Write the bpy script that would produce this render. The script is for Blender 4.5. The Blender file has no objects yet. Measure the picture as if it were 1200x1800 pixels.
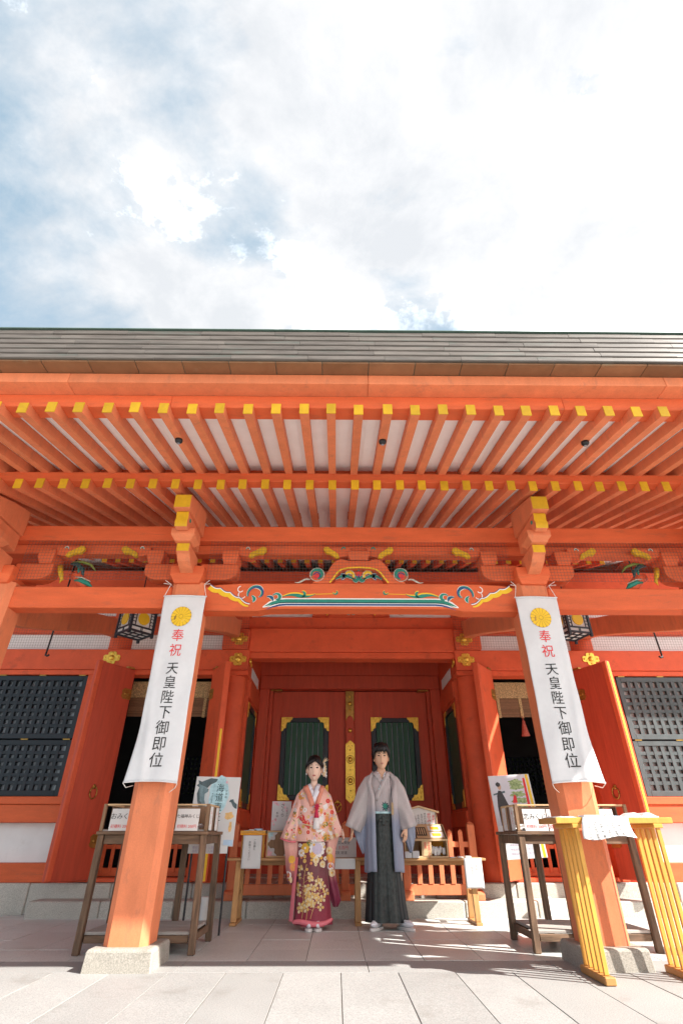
import bpy, bmesh, math, random
from mathutils import Vector, Matrix, noise
random.seed(11)
S = bpy.context.scene
COL = S.collection
PI = math.pi
R = math.radians

# ---------------------------------------------------------------- camera
cam = bpy.data.cameras.new('camera'); camo = bpy.data.objects.new('camera', cam); COL.objects.link(camo)
camo.location = (-0.24, 0, 0.82)
camo.rotation_euler = (R(122.0), 0, R(-0.534))
cam.sensor_fit = 'VERTICAL'; cam.sensor_height = 36; cam.sensor_width = 24
cam.lens = 910 / 1800 * 36
cam.clip_start = 0.05; cam.clip_end = 600
S.camera = camo

# ---------------------------------------------------------------- light
SUN_EL, SUN_AZ = R(38.0), R(116.0)          # azimuth clockwise from +Y
w = bpy.data.worlds.new('World'); S.world = w; w.use_nodes = True
nt = w.node_tree; nt.nodes.clear()
def N(t, nt_=None, **k):
    n = (nt_ or nt).nodes.new(t)
    for a, b in k.items(): setattr(n, a, b)
    return n
def L(a, b, nt_=None): (nt_ or nt).links.new(a, b)
out = N('ShaderNodeOutputWorld'); bg = N('ShaderNodeBackground'); bg.inputs['Strength'].default_value = 0.15
sky = N('ShaderNodeTexSky'); sky.sky_type = 'NISHITA'; sky.sun_disc = False
sky.sun_elevation = SUN_EL; sky.sun_rotation = SUN_AZ; sky.air_density = 1.0; sky.dust_density = 0.6; sky.ozone_density = 1.0
tc = N('ShaderNodeTexCoord'); sep = N('ShaderNodeSeparateXYZ'); L(tc.outputs['Generated'], sep.inputs[0])
zc = N('ShaderNodeMath', operation='MAXIMUM'); zc.inputs[1].default_value = 0.0; L(sep.outputs['Z'], zc.inputs[0])
za = N('ShaderNodeMath', operation='ADD'); za.inputs[1].default_value = 0.35; L(zc.outputs[0], za.inputs[0])
dx = N('ShaderNodeMath', operation='DIVIDE'); L(sep.outputs['X'], dx.inputs[0]); L(za.outputs[0], dx.inputs[1])
dy = N('ShaderNodeMath', operation='DIVIDE'); L(sep.outputs['Y'], dy.inputs[0]); L(za.outputs[0], dy.inputs[1])
cmb = N('ShaderNodeCombineXYZ'); L(dx.outputs[0], cmb.inputs[0]); L(dy.outputs[0], cmb.inputs[1])
mp = N('ShaderNodeMapping'); mp.inputs['Location'].default_value = (3.1, 1.7, 0.0); mp.inputs['Rotation'].default_value = (0, 0, R(35)); mp.inputs['Scale'].default_value = (1.0, 1.5, 1)
L(cmb.outputs[0], mp.inputs[0])
n1 = N('ShaderNodeTexNoise'); n1.inputs['Scale'].default_value = 2.3; n1.inputs['Detail'].default_value = 13; n1.inputs['Roughness'].default_value = 0.60; n1.inputs['Distortion'].default_value = 0.25
L(mp.outputs[0], n1.inputs['Vector'])
# thicker cloud towards +X (the sun side), thinner towards -X
bias = N('ShaderNodeMath', operation='MULTIPLY_ADD'); bias.inputs[1].default_value = 0.30; L(dx.outputs[0], bias.inputs[0]); L(n1.outputs['Fac'], bias.inputs[2])
cr = N('ShaderNodeValToRGB'); cr.color_ramp.elements[0].position = 0.30; cr.color_ramp.elements[1].position = 0.49
L(bias.outputs[0], cr.inputs[0])
n2 = N('ShaderNodeTexNoise'); n2.inputs['Scale'].default_value = 4.5; n2.inputs['Detail'].default_value = 12; n2.inputs['Roughness'].default_value = 0.64; n2.inputs['Distortion'].default_value = 0.15
mp2 = N('ShaderNodeMapping'); mp2.inputs['Location'].default_value = (7.3, 2.2, 0); L(cmb.outputs[0], mp2.inputs[0]); L(mp2.outputs[0], n2.inputs['Vector'])
b2 = N('ShaderNodeMath', operation='MULTIPLY_ADD'); b2.inputs[1].default_value = 0.20; L(dx.outputs[0], b2.inputs[0]); L(n2.outputs['Fac'], b2.inputs[2])
cr2 = N('ShaderNodeValToRGB'); cr2.color_ramp.elements[0].position = 0.38; cr2.color_ramp.elements[1].position = 0.64
cr2.color_ramp.elements[0].color = (0.82, 0.85, 0.89, 1); cr2.color_ramp.elements[1].color = (2.9, 2.91, 2.93, 1)
e_ = cr2.color_ramp.elements.new(0.53); e_.color = (0.99, 1.00, 1.02, 1)
L(b2.outputs[0], cr2.inputs[0])
skc = N('ShaderNodeMix', data_type='RGBA'); skc.inputs[0].default_value = 0.9; L(sky.outputs[0], skc.inputs[6]); skc.inputs[7].default_value = (0.33, 0.475, 0.55, 1)   # thin high haze over the blue
mx = N('ShaderNodeMix', data_type='RGBA'); L(cr.outputs[0], mx.inputs[0]); L(skc.outputs[2], mx.inputs[6]); L(cr2.outputs[0], mx.inputs[7])
L(mx.outputs[2], bg.inputs[0]); L(bg.outputs[0], out.inputs[0])

sl = bpy.data.lights.new('sun', 'SUN'); sl.energy = 2.0; sl.angle = R(0.5); sl.color = (1.0, 0.955, 0.89)
so = bpy.data.objects.new('sun', sl); COL.objects.link(so)
sd = Vector((math.sin(SUN_AZ) * math.cos(SUN_EL), math.cos(SUN_AZ) * math.cos(SUN_EL), math.sin(SUN_EL)))
so.rotation_euler = sd.to_track_quat('Z', 'Y').to_euler(); so.location = sd * 40
S.view_settings.view_transform = 'Standard'; S.view_settings.look = 'None'
S.view_settings.exposure = 2.78; S.view_settings.gamma = 1; S.cycles.diffuse_bounces = 8; S.cycles.max_bounces = 14; S.view_settings.use_curve_mapping = False

# ---------------------------------------------------------------- materials
M = {}
def mat(name, col, rough=0.6, var=0.08, scale=6.0, bump=0.15, stretch=(1, 1, 1), metal=0.0, objvar=0.0, col2=None, fine=0.0, spec=0.4, wear=None):
    m = bpy.data.materials.new(name); m.use_nodes = True; t = m.node_tree
    p = t.nodes['Principled BSDF']; p.inputs['Roughness'].default_value = rough; p.inputs['Metallic'].default_value = metal
    p.inputs['Specular IOR Level'].default_value = spec
    c = N('ShaderNodeTexCoord', t); oi = N('ShaderNodeObjectInfo', t)
    ad = N('ShaderNodeVectorMath', t, operation='MULTIPLY_ADD'); L(oi.outputs['Random'], ad.inputs[0], t); ad.inputs[1].default_value = (17, 9, 23); L(c.outputs['Object'], ad.inputs[2], t)
    mp_ = N('ShaderNodeMapping', t); mp_.inputs['Scale'].default_value = stretch; L(ad.outputs[0], mp_.inputs[0], t)
    n = N('ShaderNodeTexNoise', t); n.inputs['Scale'].default_value = scale; n.inputs['Detail'].default_value = 6; n.inputs['Roughness'].default_value = 0.62
    L(mp_.outputs[0], n.inputs['Vector'], t)
    rp = N('ShaderNodeValToRGB', t); rp.color_ramp.elements[0].position = 0.28; rp.color_ramp.elements[1].position = 0.72
    a = [max(0, x * (1 - var)) for x in col]; b = [min(1, x * (1 + var)) for x in (col2 or col)]
    rp.color_ramp.elements[0].color = (*a, 1); rp.color_ramp.elements[1].color = (*b, 1)
    L(n.outputs['Fac'], rp.inputs[0], t); last = rp.outputs[0]
    if fine:
        f = N('ShaderNodeTexNoise', t); f.inputs['Scale'].default_value = 130; f.inputs['Detail'].default_value = 2; L(ad.outputs[0], f.inputs['Vector'], t)
        fm = N('ShaderNodeMapRange', t); fm.inputs[1].default_value = 0.3; fm.inputs[2].default_value = 0.7; fm.inputs[3].default_value = 1 - fine; fm.inputs[4].default_value = 1 + fine; L(f.outputs['Fac'], fm.inputs[0], t)
        h = N('ShaderNodeHueSaturation', t); L(last, h.inputs['Color'], t); L(fm.outputs[0], h.inputs['Value'], t); last = h.outputs[0]
    if wear:
        wn = N('ShaderNodeTexNoise', t); wn.inputs['Scale'].default_value = wear[1]; wn.inputs['Detail'].default_value = 7; wn.inputs['Roughness'].default_value = 0.7; L(mp_.outputs[0], wn.inputs['Vector'], t)
        wr = N('ShaderNodeMapRange', t); wr.inputs[1].default_value = wear[2]; wr.inputs[2].default_value = wear[2] + 0.12; L(wn.outputs['Fac'], wr.inputs[0], t)
        wf = N('ShaderNodeMath', t, operation='MULTIPLY'); wf.inputs[1].default_value = wear[3]; L(wr.outputs[0], wf.inputs[0], t)
        mm = N('ShaderNodeMix', t, data_type='RGBA'); L(wf.outputs[0], mm.inputs[0], t); L(last, mm.inputs[6], t); mm.inputs[7].default_value = (*wear[0], 1); last = mm.outputs[2]
    if objvar:
        mr = N('ShaderNodeMapRange', t); mr.inputs[3].default_value = 1 - objvar; mr.inputs[4].default_value = 1 + objvar; L(oi.outputs['Random'], mr.inputs[0], t)
        h2 = N('ShaderNodeHueSaturation', t); L(last, h2.inputs['Color'], t); L(mr.outputs[0], h2.inputs['Value'], t); last = h2.outputs[0]
    L(last, p.inputs['Base Color'], t)
    rr = N('ShaderNodeMapRange', t); rr.inputs[3].default_value = max(0.05, rough - 0.08); rr.inputs[4].default_value = min(1, rough + 0.1); L(n.outputs['Fac'], rr.inputs[0], t); L(rr.outputs[0], p.inputs['Roughness'], t)
    if bump:
        bn = N('ShaderNodeBump', t); bn.inputs['Strength'].default_value = bump; bn.inputs['Distance'].default_value = 0.01
        L(n.outputs['Fac'], bn.inputs['Height'], t); L(bn.outputs[0], p.inputs['Normal'], t)
    M[name] = m
    return m
VER = (0.66, 0.200, 0.090)
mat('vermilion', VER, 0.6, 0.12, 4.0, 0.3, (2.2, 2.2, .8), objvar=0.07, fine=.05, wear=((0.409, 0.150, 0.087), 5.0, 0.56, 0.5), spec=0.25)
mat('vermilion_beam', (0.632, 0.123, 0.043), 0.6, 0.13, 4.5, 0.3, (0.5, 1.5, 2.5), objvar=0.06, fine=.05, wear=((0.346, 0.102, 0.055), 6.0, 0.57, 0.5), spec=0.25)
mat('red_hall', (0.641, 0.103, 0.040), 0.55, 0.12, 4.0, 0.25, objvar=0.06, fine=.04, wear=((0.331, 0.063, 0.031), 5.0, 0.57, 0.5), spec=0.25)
mat('red_door', (0.519, 0.075, 0.036), 0.5, 0.14, 5, 0.2, (4, 4, 0.4), objvar=0.04, wear=((0.27, 0.035, 0.02), 9.0, 0.58, 0.5), spec=0.3)
mat('yellow_paint', (0.614, 0.354, 0.012), 0.55, 0.12, 14, 0.1, objvar=0.12, wear=((0.50, 0.24, 0.04), 16, 0.58, 0.5))
mat('plaster', (0.78, 0.78, 0.77), 0.8, 0.05, 4, 0.08, wear=((0.6, 0.57, 0.52), 3, 0.62, 0.35))
mat('soffit_white', (0.88, 0.89, 0.89), 0.8, 0.04, 5, 0.05)
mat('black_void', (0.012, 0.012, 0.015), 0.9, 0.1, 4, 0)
mat('copper', (0.075, 0.061, 0.052), 0.45, 0.18, 5, 0.25, (0.6, 2, 5), metal=0.15, objvar=0.09, col2=(0.114, 0.098, 0.085), wear=((0.075, 0.110, 0.092), 4.0, 0.56, 0.5))
mat('copper_under', (0.24, 0.12, 0.06), 0.45, 0.2, 4, 0.15, metal=0.3, objvar=0.15, wear=((0.22, 0.26, 0.18), 5, 0.6, 0.5))
mat('copper_green', (0.075, 0.12, 0.10), 0.6, 0.15, 9, 0.1)
mat('roof_copper', (0.18, 0.28, 0.24), 0.55, 0.2, 2, 0.2)
mat('granite_sunlit_dark', (0.280, 0.277, 0.268), 0.62, 0.06, 2.2, 0.05, objvar=0.06, fine=0.25, wear=((0.189, 0.177, 0.161), 2.6, 0.56, 0.45))  # front slabs, colour darkened to hold back the direct sun
mat('granite_shade_lifted', (0.55, 0.57, 0.545), 0.40, 0.07, 2.2, 0.04, objvar=0.07, fine=0.22, wear=((0.38, 0.37, 0.34), 2.6, 0.56, 0.45))  # porch slabs, colour paled to stand in for weak fill light in the shade
mat('granite_plinth_sunlit', (0.31, 0.285, 0.245), 0.72, 0.10, 4, 0.25, objvar=0.05, fine=0.3, wear=((0.17, 0.15, 0.12), 4.0, 0.56, 0.5))  # base stone again, darkened because the plinths stand in the sun
mat('granite_mid', (0.37, 0.37, 0.355), 0.6, 0.06, 2.2, 0.05, objvar=0.05, fine=0.22, wear=((0.27, 0.26, 0.24), 1.8, 0.57, 0.4))
mat('granite_base', (0.44, 0.415, 0.365), 0.72, 0.10, 3, 0.2, objvar=0.07, fine=0.35, wear=((0.25, 0.23, 0.18), 3.0, 0.58, 0.5))
mat('mortar', (0.13, 0.115, 0.095), 0.9, 0.1, 6, 0.1)
mat('ground_far', (0.42, 0.41, 0.39), 0.8, 0.10, 0.8, 0.05, fine=0.15)
mat('lacquer_black', (0.022, 0.030, 0.040), 0.42, 0.2, 6, 0.1)
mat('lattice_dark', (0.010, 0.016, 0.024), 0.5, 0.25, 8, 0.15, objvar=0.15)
mat('lattice_sunlit', (0.060, 0.072, 0.074), 0.55, 0.25, 8, 0.15, objvar=0.12)  # lattice_dark bars again, with the sun's brightening put into the colour
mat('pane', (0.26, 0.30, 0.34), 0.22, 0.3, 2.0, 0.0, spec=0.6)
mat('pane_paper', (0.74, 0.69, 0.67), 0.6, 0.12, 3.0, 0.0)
mat('green_slat', (0.012, 0.085, 0.045), 0.45, 0.15, 6, 0.1, (3, 3, 0.5))
mat('gold', (0.80, 0.52, 0.09), 0.36, 0.22, 30, 0.5, metal=0.85)
mat('gold_flat', (0.80, 0.50, 0.02), 0.5, 0.06, 12, 0.0)
mat('brass_dark', (0.42, 0.24, 0.06), 0.38, 0.25, 20, 0.3, metal=0.8)
mat('iron', (0.03, 0.03, 0.032), 0.45, 0.2, 20, 0.1, metal=0.5)
mat('teal', (0.015, 0.22, 0.16), 0.5, 0.12, 10, 0.0)
mat('teal_dark', (0.012, 0.055, 0.06), 0.5, 0.15, 10, 0.0)
mat('navy', (0.02, 0.06, 0.20), 0.5, 0.12, 10, 0.0)
mat('white_paint', (0.78, 0.77, 0.74), 0.55, 0.04, 10, 0.0)
mat('cloth_white', (0.62, 0.615, 0.625), 0.85, 0.03, 20, 0.06)
mat('ink', (0.025, 0.024, 0.024), 0.8, 0.1, 20, 0)
mat('ink_red', (0.70, 0.045, 0.05), 0.8, 0.08, 20, 0)
mat('ink_grey', (0.12, 0.115, 0.12), 0.8, 0.1, 20, 0)
mat('ink_violet', (0.42, 0.38, 0.52), 0.8, 0.1, 20, 0)
mat('paper', (0.66, 0.655, 0.64), 0.8, 0.03, 8, 0.03)
mat('paper_print', (0.58, 0.575, 0.57), 0.75, 0.05, 6, 0.03)
mat('wood_old', (0.075, 0.042, 0.025), 0.68, 0.40, 5, 0.5, (7, 7, 0.7), objvar=0.2, col2=(0.165, 0.10, 0.06))
mat('wood_old_h', (0.085, 0.048, 0.028), 0.68, 0.40, 5, 0.5, (0.7, 7, 7), objvar=0.2, col2=(0.165, 0.10, 0.06))
mat('wood_box', (0.26, 0.155, 0.085), 0.6, 0.25, 5, 0.3, (7, 7, 0.8), objvar=0.15)
mat('wood_grey', (0.36, 0.33, 0.30), 0.75, 0.2, 5, 0.3, (0.8, 6, 6))
mat('wood_table', (0.44, 0.24, 0.10), 0.5, 0.22, 5, 0.2, (0.8, 7, 7), objvar=0.1)
mat('wood_leg', (0.46, 0.24, 0.09), 0.5, 0.22, 5, 0.2, (7, 7, 0.8), objvar=0.1)
mat('wood_pale', (0.58, 0.40, 0.22), 0.55, 0.18, 6, 0.2, (1, 6, 6), objvar=0.1)
mat('stand_yellow', (0.62, 0.30, 0.05), 0.45, 0.14, 5, 0.2, (6, 6, 0.8), objvar=0.08)
mat('stand_brown', (0.42, 0.20, 0.06), 0.5, 0.2, 6, 0.2)
mat('orange_card', (0.85, 0.38, 0.03), 0.6, 0.06, 8, 0)
mat('net', (0.10, 0.085, 0.075), 0.8, 0.1, 20, 0)
mat('rope', (0.74, 0.72, 0.68), 0.9, 0.1, 40, 0.2)
mat('brocade', (0.20, 0.20, 0.12), 0.8, 0.5, 60, 0.3, col2=(0.50, 0.33, 0.15))
mat('bamboo', (0.20, 0.105, 0.05), 0.6, 0.3, 30, 0.3, (1, 1, 6), objvar=0.2)
mat('tassel', (0.42, 0.10, 0.07), 0.9, 0.3, 60, 0.3)
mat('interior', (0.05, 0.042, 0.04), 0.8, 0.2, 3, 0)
mat('hedge', (0.12, 0.19, 0.05), 0.9, 0.4, 12, 0.5)
mat('pvc', (0.70, 0.69, 0.66), 0.5, 0.06, 6, 0.02)

# ---------------------------------------------------------------- mesh helpers
class MB:
    def __init__(s): s.v = []; s.f = []; s.mi = []; s.m = None; s.cur = 0
    def add(s, vs, fs, T=None):
        o = len(s.v)
        for p in vs:
            p = Vector(p)
            s.v.append(T @ p if T is not None else p)
        for f in fs:
            s.f.append([i + o for i in f]); s.mi.append(s.cur)
        return s
    def box(s, x0, x1, y0, y1, z0, z1, c=0.0, T=None):
        if c <= 0:
            vs = [(x, y, z) for z in (z0, z1) for y in (y0, y1) for x in (x0, x1)]
            return s.add(vs, [(0, 2, 3, 1), (4, 5, 7, 6), (0, 1, 5, 4), (2, 6, 7, 3), (0, 4, 6, 2), (1, 3, 7, 5)], T)
        c = min(c, abs(x1 - x0) * .45, abs(y1 - y0) * .45, abs(z1 - z0) * .45)
        vs = []; ix = {}
        X = (x0, x1); Y = (y0, y1); Z = (z0, z1)
        for i in (0, 1):
            for j in (0, 1):
                for k in (0, 1):
                    sx = c if i == 0 else -c; sy = c if j == 0 else -c; sz = c if k == 0 else -c
                    for a, p in enumerate(((X[i], Y[j] + sy, Z[k] + sz), (X[i] + sx, Y[j], Z[k] + sz), (X[i] + sx, Y[j] + sy, Z[k]))):
                        ix[(i, j, k, a)] = len(vs); vs.append(p)
        g = lambda i, j, k, a: ix[(i, j, k, a)]
        fs = []
        fs.append([g(0, 0, 0, 0), g(0, 0, 1, 0), g(0, 1, 1, 0), g(0, 1, 0, 0)]); fs.append([g(1, 0, 0, 0), g(1, 1, 0, 0), g(1, 1, 1, 0), g(1, 0, 1, 0)])
        fs.append([g(0, 0, 0, 1), g(1, 0, 0, 1), g(1, 0, 1, 1), g(0, 0, 1, 1)]); fs.append([g(0, 1, 0, 1), g(0, 1, 1, 1), g(1, 1, 1, 1), g(1, 1, 0, 1)])
        fs.append([g(0, 0, 0, 2), g(0, 1, 0, 2), g(1, 1, 0, 2), g(1, 0, 0, 2)]); fs.append([g(0, 0, 1, 2), g(1, 0, 1, 2), g(1, 1, 1, 2), g(0, 1, 1, 2)])
        for i in (0, 1):
            for j in (0, 1): fs.append([g(i, j, 0, 0), g(i, j, 0, 1), g(i, j, 1, 1), g(i, j, 1, 0)])
        for i in (0, 1):
            for k in (0, 1): fs.append([g(i, 0, k, 0), g(i, 0, k, 2), g(i, 1, k, 2), g(i, 1, k, 0)])
        for j in (0, 1):
            for k in (0, 1): fs.append([g(0, j, k, 1), g(0, j, k, 2), g(1, j, k, 2), g(1, j, k, 1)])
        for i in (0, 1):
            for j in (0, 1):
                for k in (0, 1): fs.append([g(i, j, k, 0), g(i, j, k, 1), g(i, j, k, 2)])
        return s.add(vs, fs, T)
    def prism(s, poly, axis, a0, a1, T=None):
        n = len(poly)
        def pt(p, a): return {'y': (p[0], a, p[1]), 'x': (a, p[0], p[1]), 'z': (p[0], p[1], a)}[axis]
        vs = [pt(p, a0) for p in poly] + [pt(p, a1) for p in poly]
        fs = [list(range(n))[::-1], list(range(n, 2 * n))] + [[i, (i + 1) % n, n + (i + 1) % n, n + i] for i in range(n)]
        return s.add(vs, fs, T)
    def tube(s, pts, r, n=8, cap=True, T=None):
        pts = [Vector(p) for p in pts]; rs = r if isinstance(r, (list, tuple)) else [r] * len(pts)
        vs = []; up = Vector((0.13, 0.21, 0.97))
        for i, p in enumerate(pts):
            d = (pts[min(i + 1, len(pts) - 1)] - pts[max(i - 1, 0)]).normalized()
            a = d.cross(up)
            if a.length < 1e-3: a = d.cross(Vector((1, 0, 0)))
            a.normalize(); b = d.cross(a)
            for k in range(n):
                t = 2 * PI * k / n; vs.append(p + (a * math.cos(t) + b * math.sin(t)) * rs[i])
        fs = [[i * n + k, i * n + (k + 1) % n, (i + 1) * n + (k + 1) % n, (i + 1) * n + k] for i in range(len(pts) - 1) for k in range(n)]
        if cap: fs += [list(range(n))[::-1], [(len(pts) - 1) * n + k for k in range(n)]]
        return s.add(vs, fs, T)
    def lathe(s, prof, n=16, T=None):
        vs = [(r * math.cos(2 * PI * k / n), r * math.sin(2 * PI * k / n), z) for r, z in prof for k in range(n)]
        fs = [[i * n + k, i * n + (k + 1) % n, (i + 1) * n + (k + 1) % n, (i + 1) * n + k] for i in range(len(prof) - 1) for k in range(n)]
        fs += [list(range(n))[::-1], [(len(prof) - 1) * n + k for k in range(n)]]
        return s.add(vs, fs, T)
    def ball(s, c, rx, ry, rz, nu=12, nv=8, T=None):
        vs = [(c[0], c[1], c[2] - rz)]; 
        for j in range(1, nv):
            a = -PI / 2 + PI * j / nv
            for k in range(nu):
                t = 2 * PI * k / nu; vs.append((c[0] + rx * math.cos(a) * math.cos(t), c[1] + ry * math.cos(a) * math.sin(t), c[2] + rz * math.sin(a)))
        vs.append((c[0], c[1], c[2] + rz)); m = len(vs) - 1
        fs = [[0, 1 + (k + 1) % nu, 1 + k] for k in range(nu)]
        for j in range(nv - 2):
            for k in range(nu): fs.append([1 + j * nu + k, 1 + j * nu + (k + 1) % nu, 1 + (j + 1) * nu + (k + 1) % nu, 1 + (j + 1) * nu + k])
        fs += [[m, 1 + (nv - 2) * nu + k, 1 + (nv - 2) * nu + (k + 1) % nu] for k in range(nu)]
        return s.add(vs, fs, T)
    def grid(s, fn, nu, nv, cu=False, T=None):
        mu = nu if cu else nu + 1
        vs = [fn(i / nu, j / nv) for j in range(nv + 1) for i in range(mu)]
        fs = []
        for j in range(nv):
            for i in range(nu):
                i2 = (i + 1) % mu
                fs.append([j * mu + i, j * mu + i2, (j + 1) * mu + i2, (j + 1) * mu + i])
        return s.add(vs, fs, T)
    def poly(s, pts, T=None): return s.add(pts, [list(range(len(pts)))], T)
    def ribbon(s, pts, wid, y):          # painted stroke in the XZ plane at depth y
        n = len(pts); vs = []
        for i, (x, z) in enumerate(pts):
            a = pts[max(i - 1, 0)]; b = pts[min(i + 1, n - 1)]
            dx_, dz_ = b[0] - a[0], b[1] - a[1]; l = math.hypot(dx_, dz_) or 1
            wv = (wid[i] if isinstance(wid, (list, tuple)) else wid) / 2
            vs += [(x - dz_ / l * wv, y, z + dx_ / l * wv), (x + dz_ / l * wv, y, z - dx_ / l * wv)]
        return s.add(vs, [[2 * i, 2 * i + 2, 2 * i + 3, 2 * i + 1] for i in range(n - 1)])
    def mesh(s, name):
        me = bpy.data.meshes.new(name); me.from_pydata([tuple(p) for p in s.v], [], s.f); me.update()
        return me
    def build(s, name, material, parent=None, smooth=False, loc=None, bevel=0.0, recalc=True, sub=0):
        me = s.mesh(name)
        mats = material if isinstance(material, (list, tuple)) else [material]
        for mm in mats: me.materials.append(M[mm])
        if len(mats) > 1: me.polygons.foreach_set('material_index', s.mi)
        if recalc:
            b = bmesh.new(); b.from_mesh(me); bmesh.ops.recalc_face_normals(b, faces=b.faces); b.to_mesh(me); b.free()
        if smooth: me.polygons.foreach_set('use_smooth', [True] * len(me.polygons))
        me.update()
        return place(name, me, parent, loc, bevel, sub)
def place(name, me, parent=None, loc=None, bevel=0.0, sub=0):
    o = bpy.data.objects.new(name, me); COL.objects.link(o)
    if parent is not None:
        o.parent = parent
        base = WORLD[parent.name]
    else: base = Vector((0, 0, 0))
    l = Vector(loc) if loc is not None else Vector((0, 0, 0))
    WORLD[o.name] = l
    o.location = l - base
    if bevel:
        md = o.modifiers.new('bevel', 'BEVEL'); md.width = bevel; md.segments = 1; md.limit_method = 'ANGLE'; md.angle_limit = R(40)
    if sub:
        md = o.modifiers.new('subdivision', 'SUBSURF'); md.levels = sub; md.render_levels = sub
    return o
WORLD = {}      # world position of every object's origin (nothing here is rotated at object level unless stated)
def thing(name, label, cat, loc=(0, 0, 0), group=None):
    o = bpy.data.objects.new(name, None); COL.objects.link(o); o.location = loc; o.empty_display_size = 0.2
    WORLD[o.name] = Vector(loc)
    o['label'] = label; o['category'] = cat
    if group: o['group'] = group
    return o
def tag(o, label, cat, group=None, kind=None):
    if label: o['label'] = label
    if cat: o['category'] = cat
    if group: o['group'] = group
    if kind: o['kind'] = kind
    return o
def structure(o): o['kind'] = 'structure'; return o
# lettering: the font's outlines become flat meshes
_tx = {}
def glyphs(s):
    if s in _tx: return _tx[s]
    c = bpy.data.curves.new('lettering', 'FONT'); c.body = s; c.resolution_u = 3; c.offset = 0.0
    o = bpy.data.objects.new('lettering', c); COL.objects.link(o)
    dg = bpy.context.evaluated_depsgraph_get(); me = bpy.data.meshes.new_from_object(o.evaluated_get(dg))
    vs = [(v.co.x, v.co.y) for v in me.vertices]; fs = [list(p.vertices) for p in me.polygons]
    bpy.data.objects.remove(o); bpy.data.meshes.remove(me); bpy.data.curves.remove(c)
    if vs:
        cx = (min(v[0] for v in vs) + max(v[0] for v in vs)) / 2
        vs = [(x - cx, y - 0.38) for x, y in vs]
    _tx[s] = (vs, fs); return _tx[s]
def write(mb, s, size, fn, u, v, vertical=True, pitch=1.08):
    """lettering centred at (u, v) of a surface fn(u, v) -> point; vertical runs downwards from v"""
    if vertical:
        for i, ch in enumerate(s):
            if ch == ' ': continue
            vs, fs = glyphs(ch); mb.add([fn(u + x * size, v - i * size * pitch + y * size) for x, y in vs], fs)
    else:
        vs, fs = glyphs(s); mb.add([fn(u + x * size, v + y * size) for x, y in vs], fs)
def circ(cx, cz, r, n=20, a0=0, a1=2 * PI): return [(cx + r * math.cos(a0 + (a1 - a0) * i / n), cz + r * math.sin(a0 + (a1 - a0) * i / n)) for i in range(n)]
def spiral(cx, cz, r0, r1, a0, a1, n=16): return [(cx + (r0 + (r1 - r0) * i / n) * math.cos(a0 + (a1 - a0) * i / n), cz + (r0 + (r1 - r0) * i / n) * math.sin(a0 + (a1 - a0) * i / n)) for i in range(n + 1)]
def taper(n, w0, w1, w2): return [w0 + (w1 - w0) * (i / (n / 2)) if i < n / 2 else w1 + (w2 - w1) * ((i - n / 2) / (n / 2)) for i in range(n + 1)]
# ================================================================ ground
g = MB(); g.poly([(-120, -60, -0.030), (120, -60, -0.030), (120, 140, -0.030), (-120, 140, -0.030)]); structure(g.build('ground', 'ground_far'))
paving = structure(MB().add([(-6.7, 1.5, -0.0045), (6.7, 1.5, -0.0045), (6.7, 8.0, -0.0045), (-6.7, 8.0, -0.0045)], [(0, 1, 2, 3)]).build('pavement', 'mortar'))
def slab_mesh(wd, dp, m, gap=0.0055):
    b = MB(); c = 0.0012; x0, x1, y0, y1 = gap / 2, wd - gap / 2, gap / 2, dp - gap / 2
    vs = [(x0, y0, -.02), (x1, y0, -.02), (x1, y1, -.02), (x0, y1, -.02), (x0, y0, -c), (x1, y0, -c), (x1, y1, -c), (x0, y1, -c), (x0 + c, y0 + c, 0), (x1 - c, y0 + c, 0), (x1 - c, y1 - c, 0), (x0 + c, y1 - c, 0)]
    fs = [(0, 1, 5, 4), (1, 2, 6, 5), (2, 3, 7, 6), (3, 0, 4, 7), (4, 5, 9, 8), (5, 6, 10, 9), (6, 7, 11, 10), (7, 4, 8, 11), (8, 9, 10, 11)]
    b.add(vs, fs); me = b.mesh('paving_slab'); me.materials.append(M[m]); return me
def lay(me, x0, x1, wd, y):
    n = int(round((x1 - x0) / wd))
    for i in range(n):
        place('paving_slab', me, paving, (x0 + i * wd, y, random.uniform(-.0016, .0008)))
ms = slab_mesh(.404, 1.27, 'granite_sunlit_dark')
lay(ms, -0.2 - .404 * 8, -0.2 + .404 * 9, .404, 3.56); lay(ms, -0.2 - .404 * 5, -0.2 + .404 * 6, .404, 2.29)
lay(slab_mesh(1.38, .39, 'granite_sunlit_dark'), -5.52, 5.52, 1.38, 4.83)
mp_s = slab_mesh(.459, .478, 'granite_shade_lifted')
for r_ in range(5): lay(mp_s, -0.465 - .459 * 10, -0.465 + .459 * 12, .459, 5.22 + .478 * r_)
lay(slab_mesh(.459, .33, 'granite_shade_lifted'), -0.465 - .459 * 10, -0.465 + .459 * 12, .459, 5.22 + .478 * 5)

# ================================================================ shrine hall
hall = thing('shrine_hall', 'vermilion shrine hall with copper edged eaves, rows of yellow tipped rafters and dark red doors', 'shrine', (0, 8, 0))
def H(mb, name, m, **k): return mb.build(name, m, hall, **k)
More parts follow.
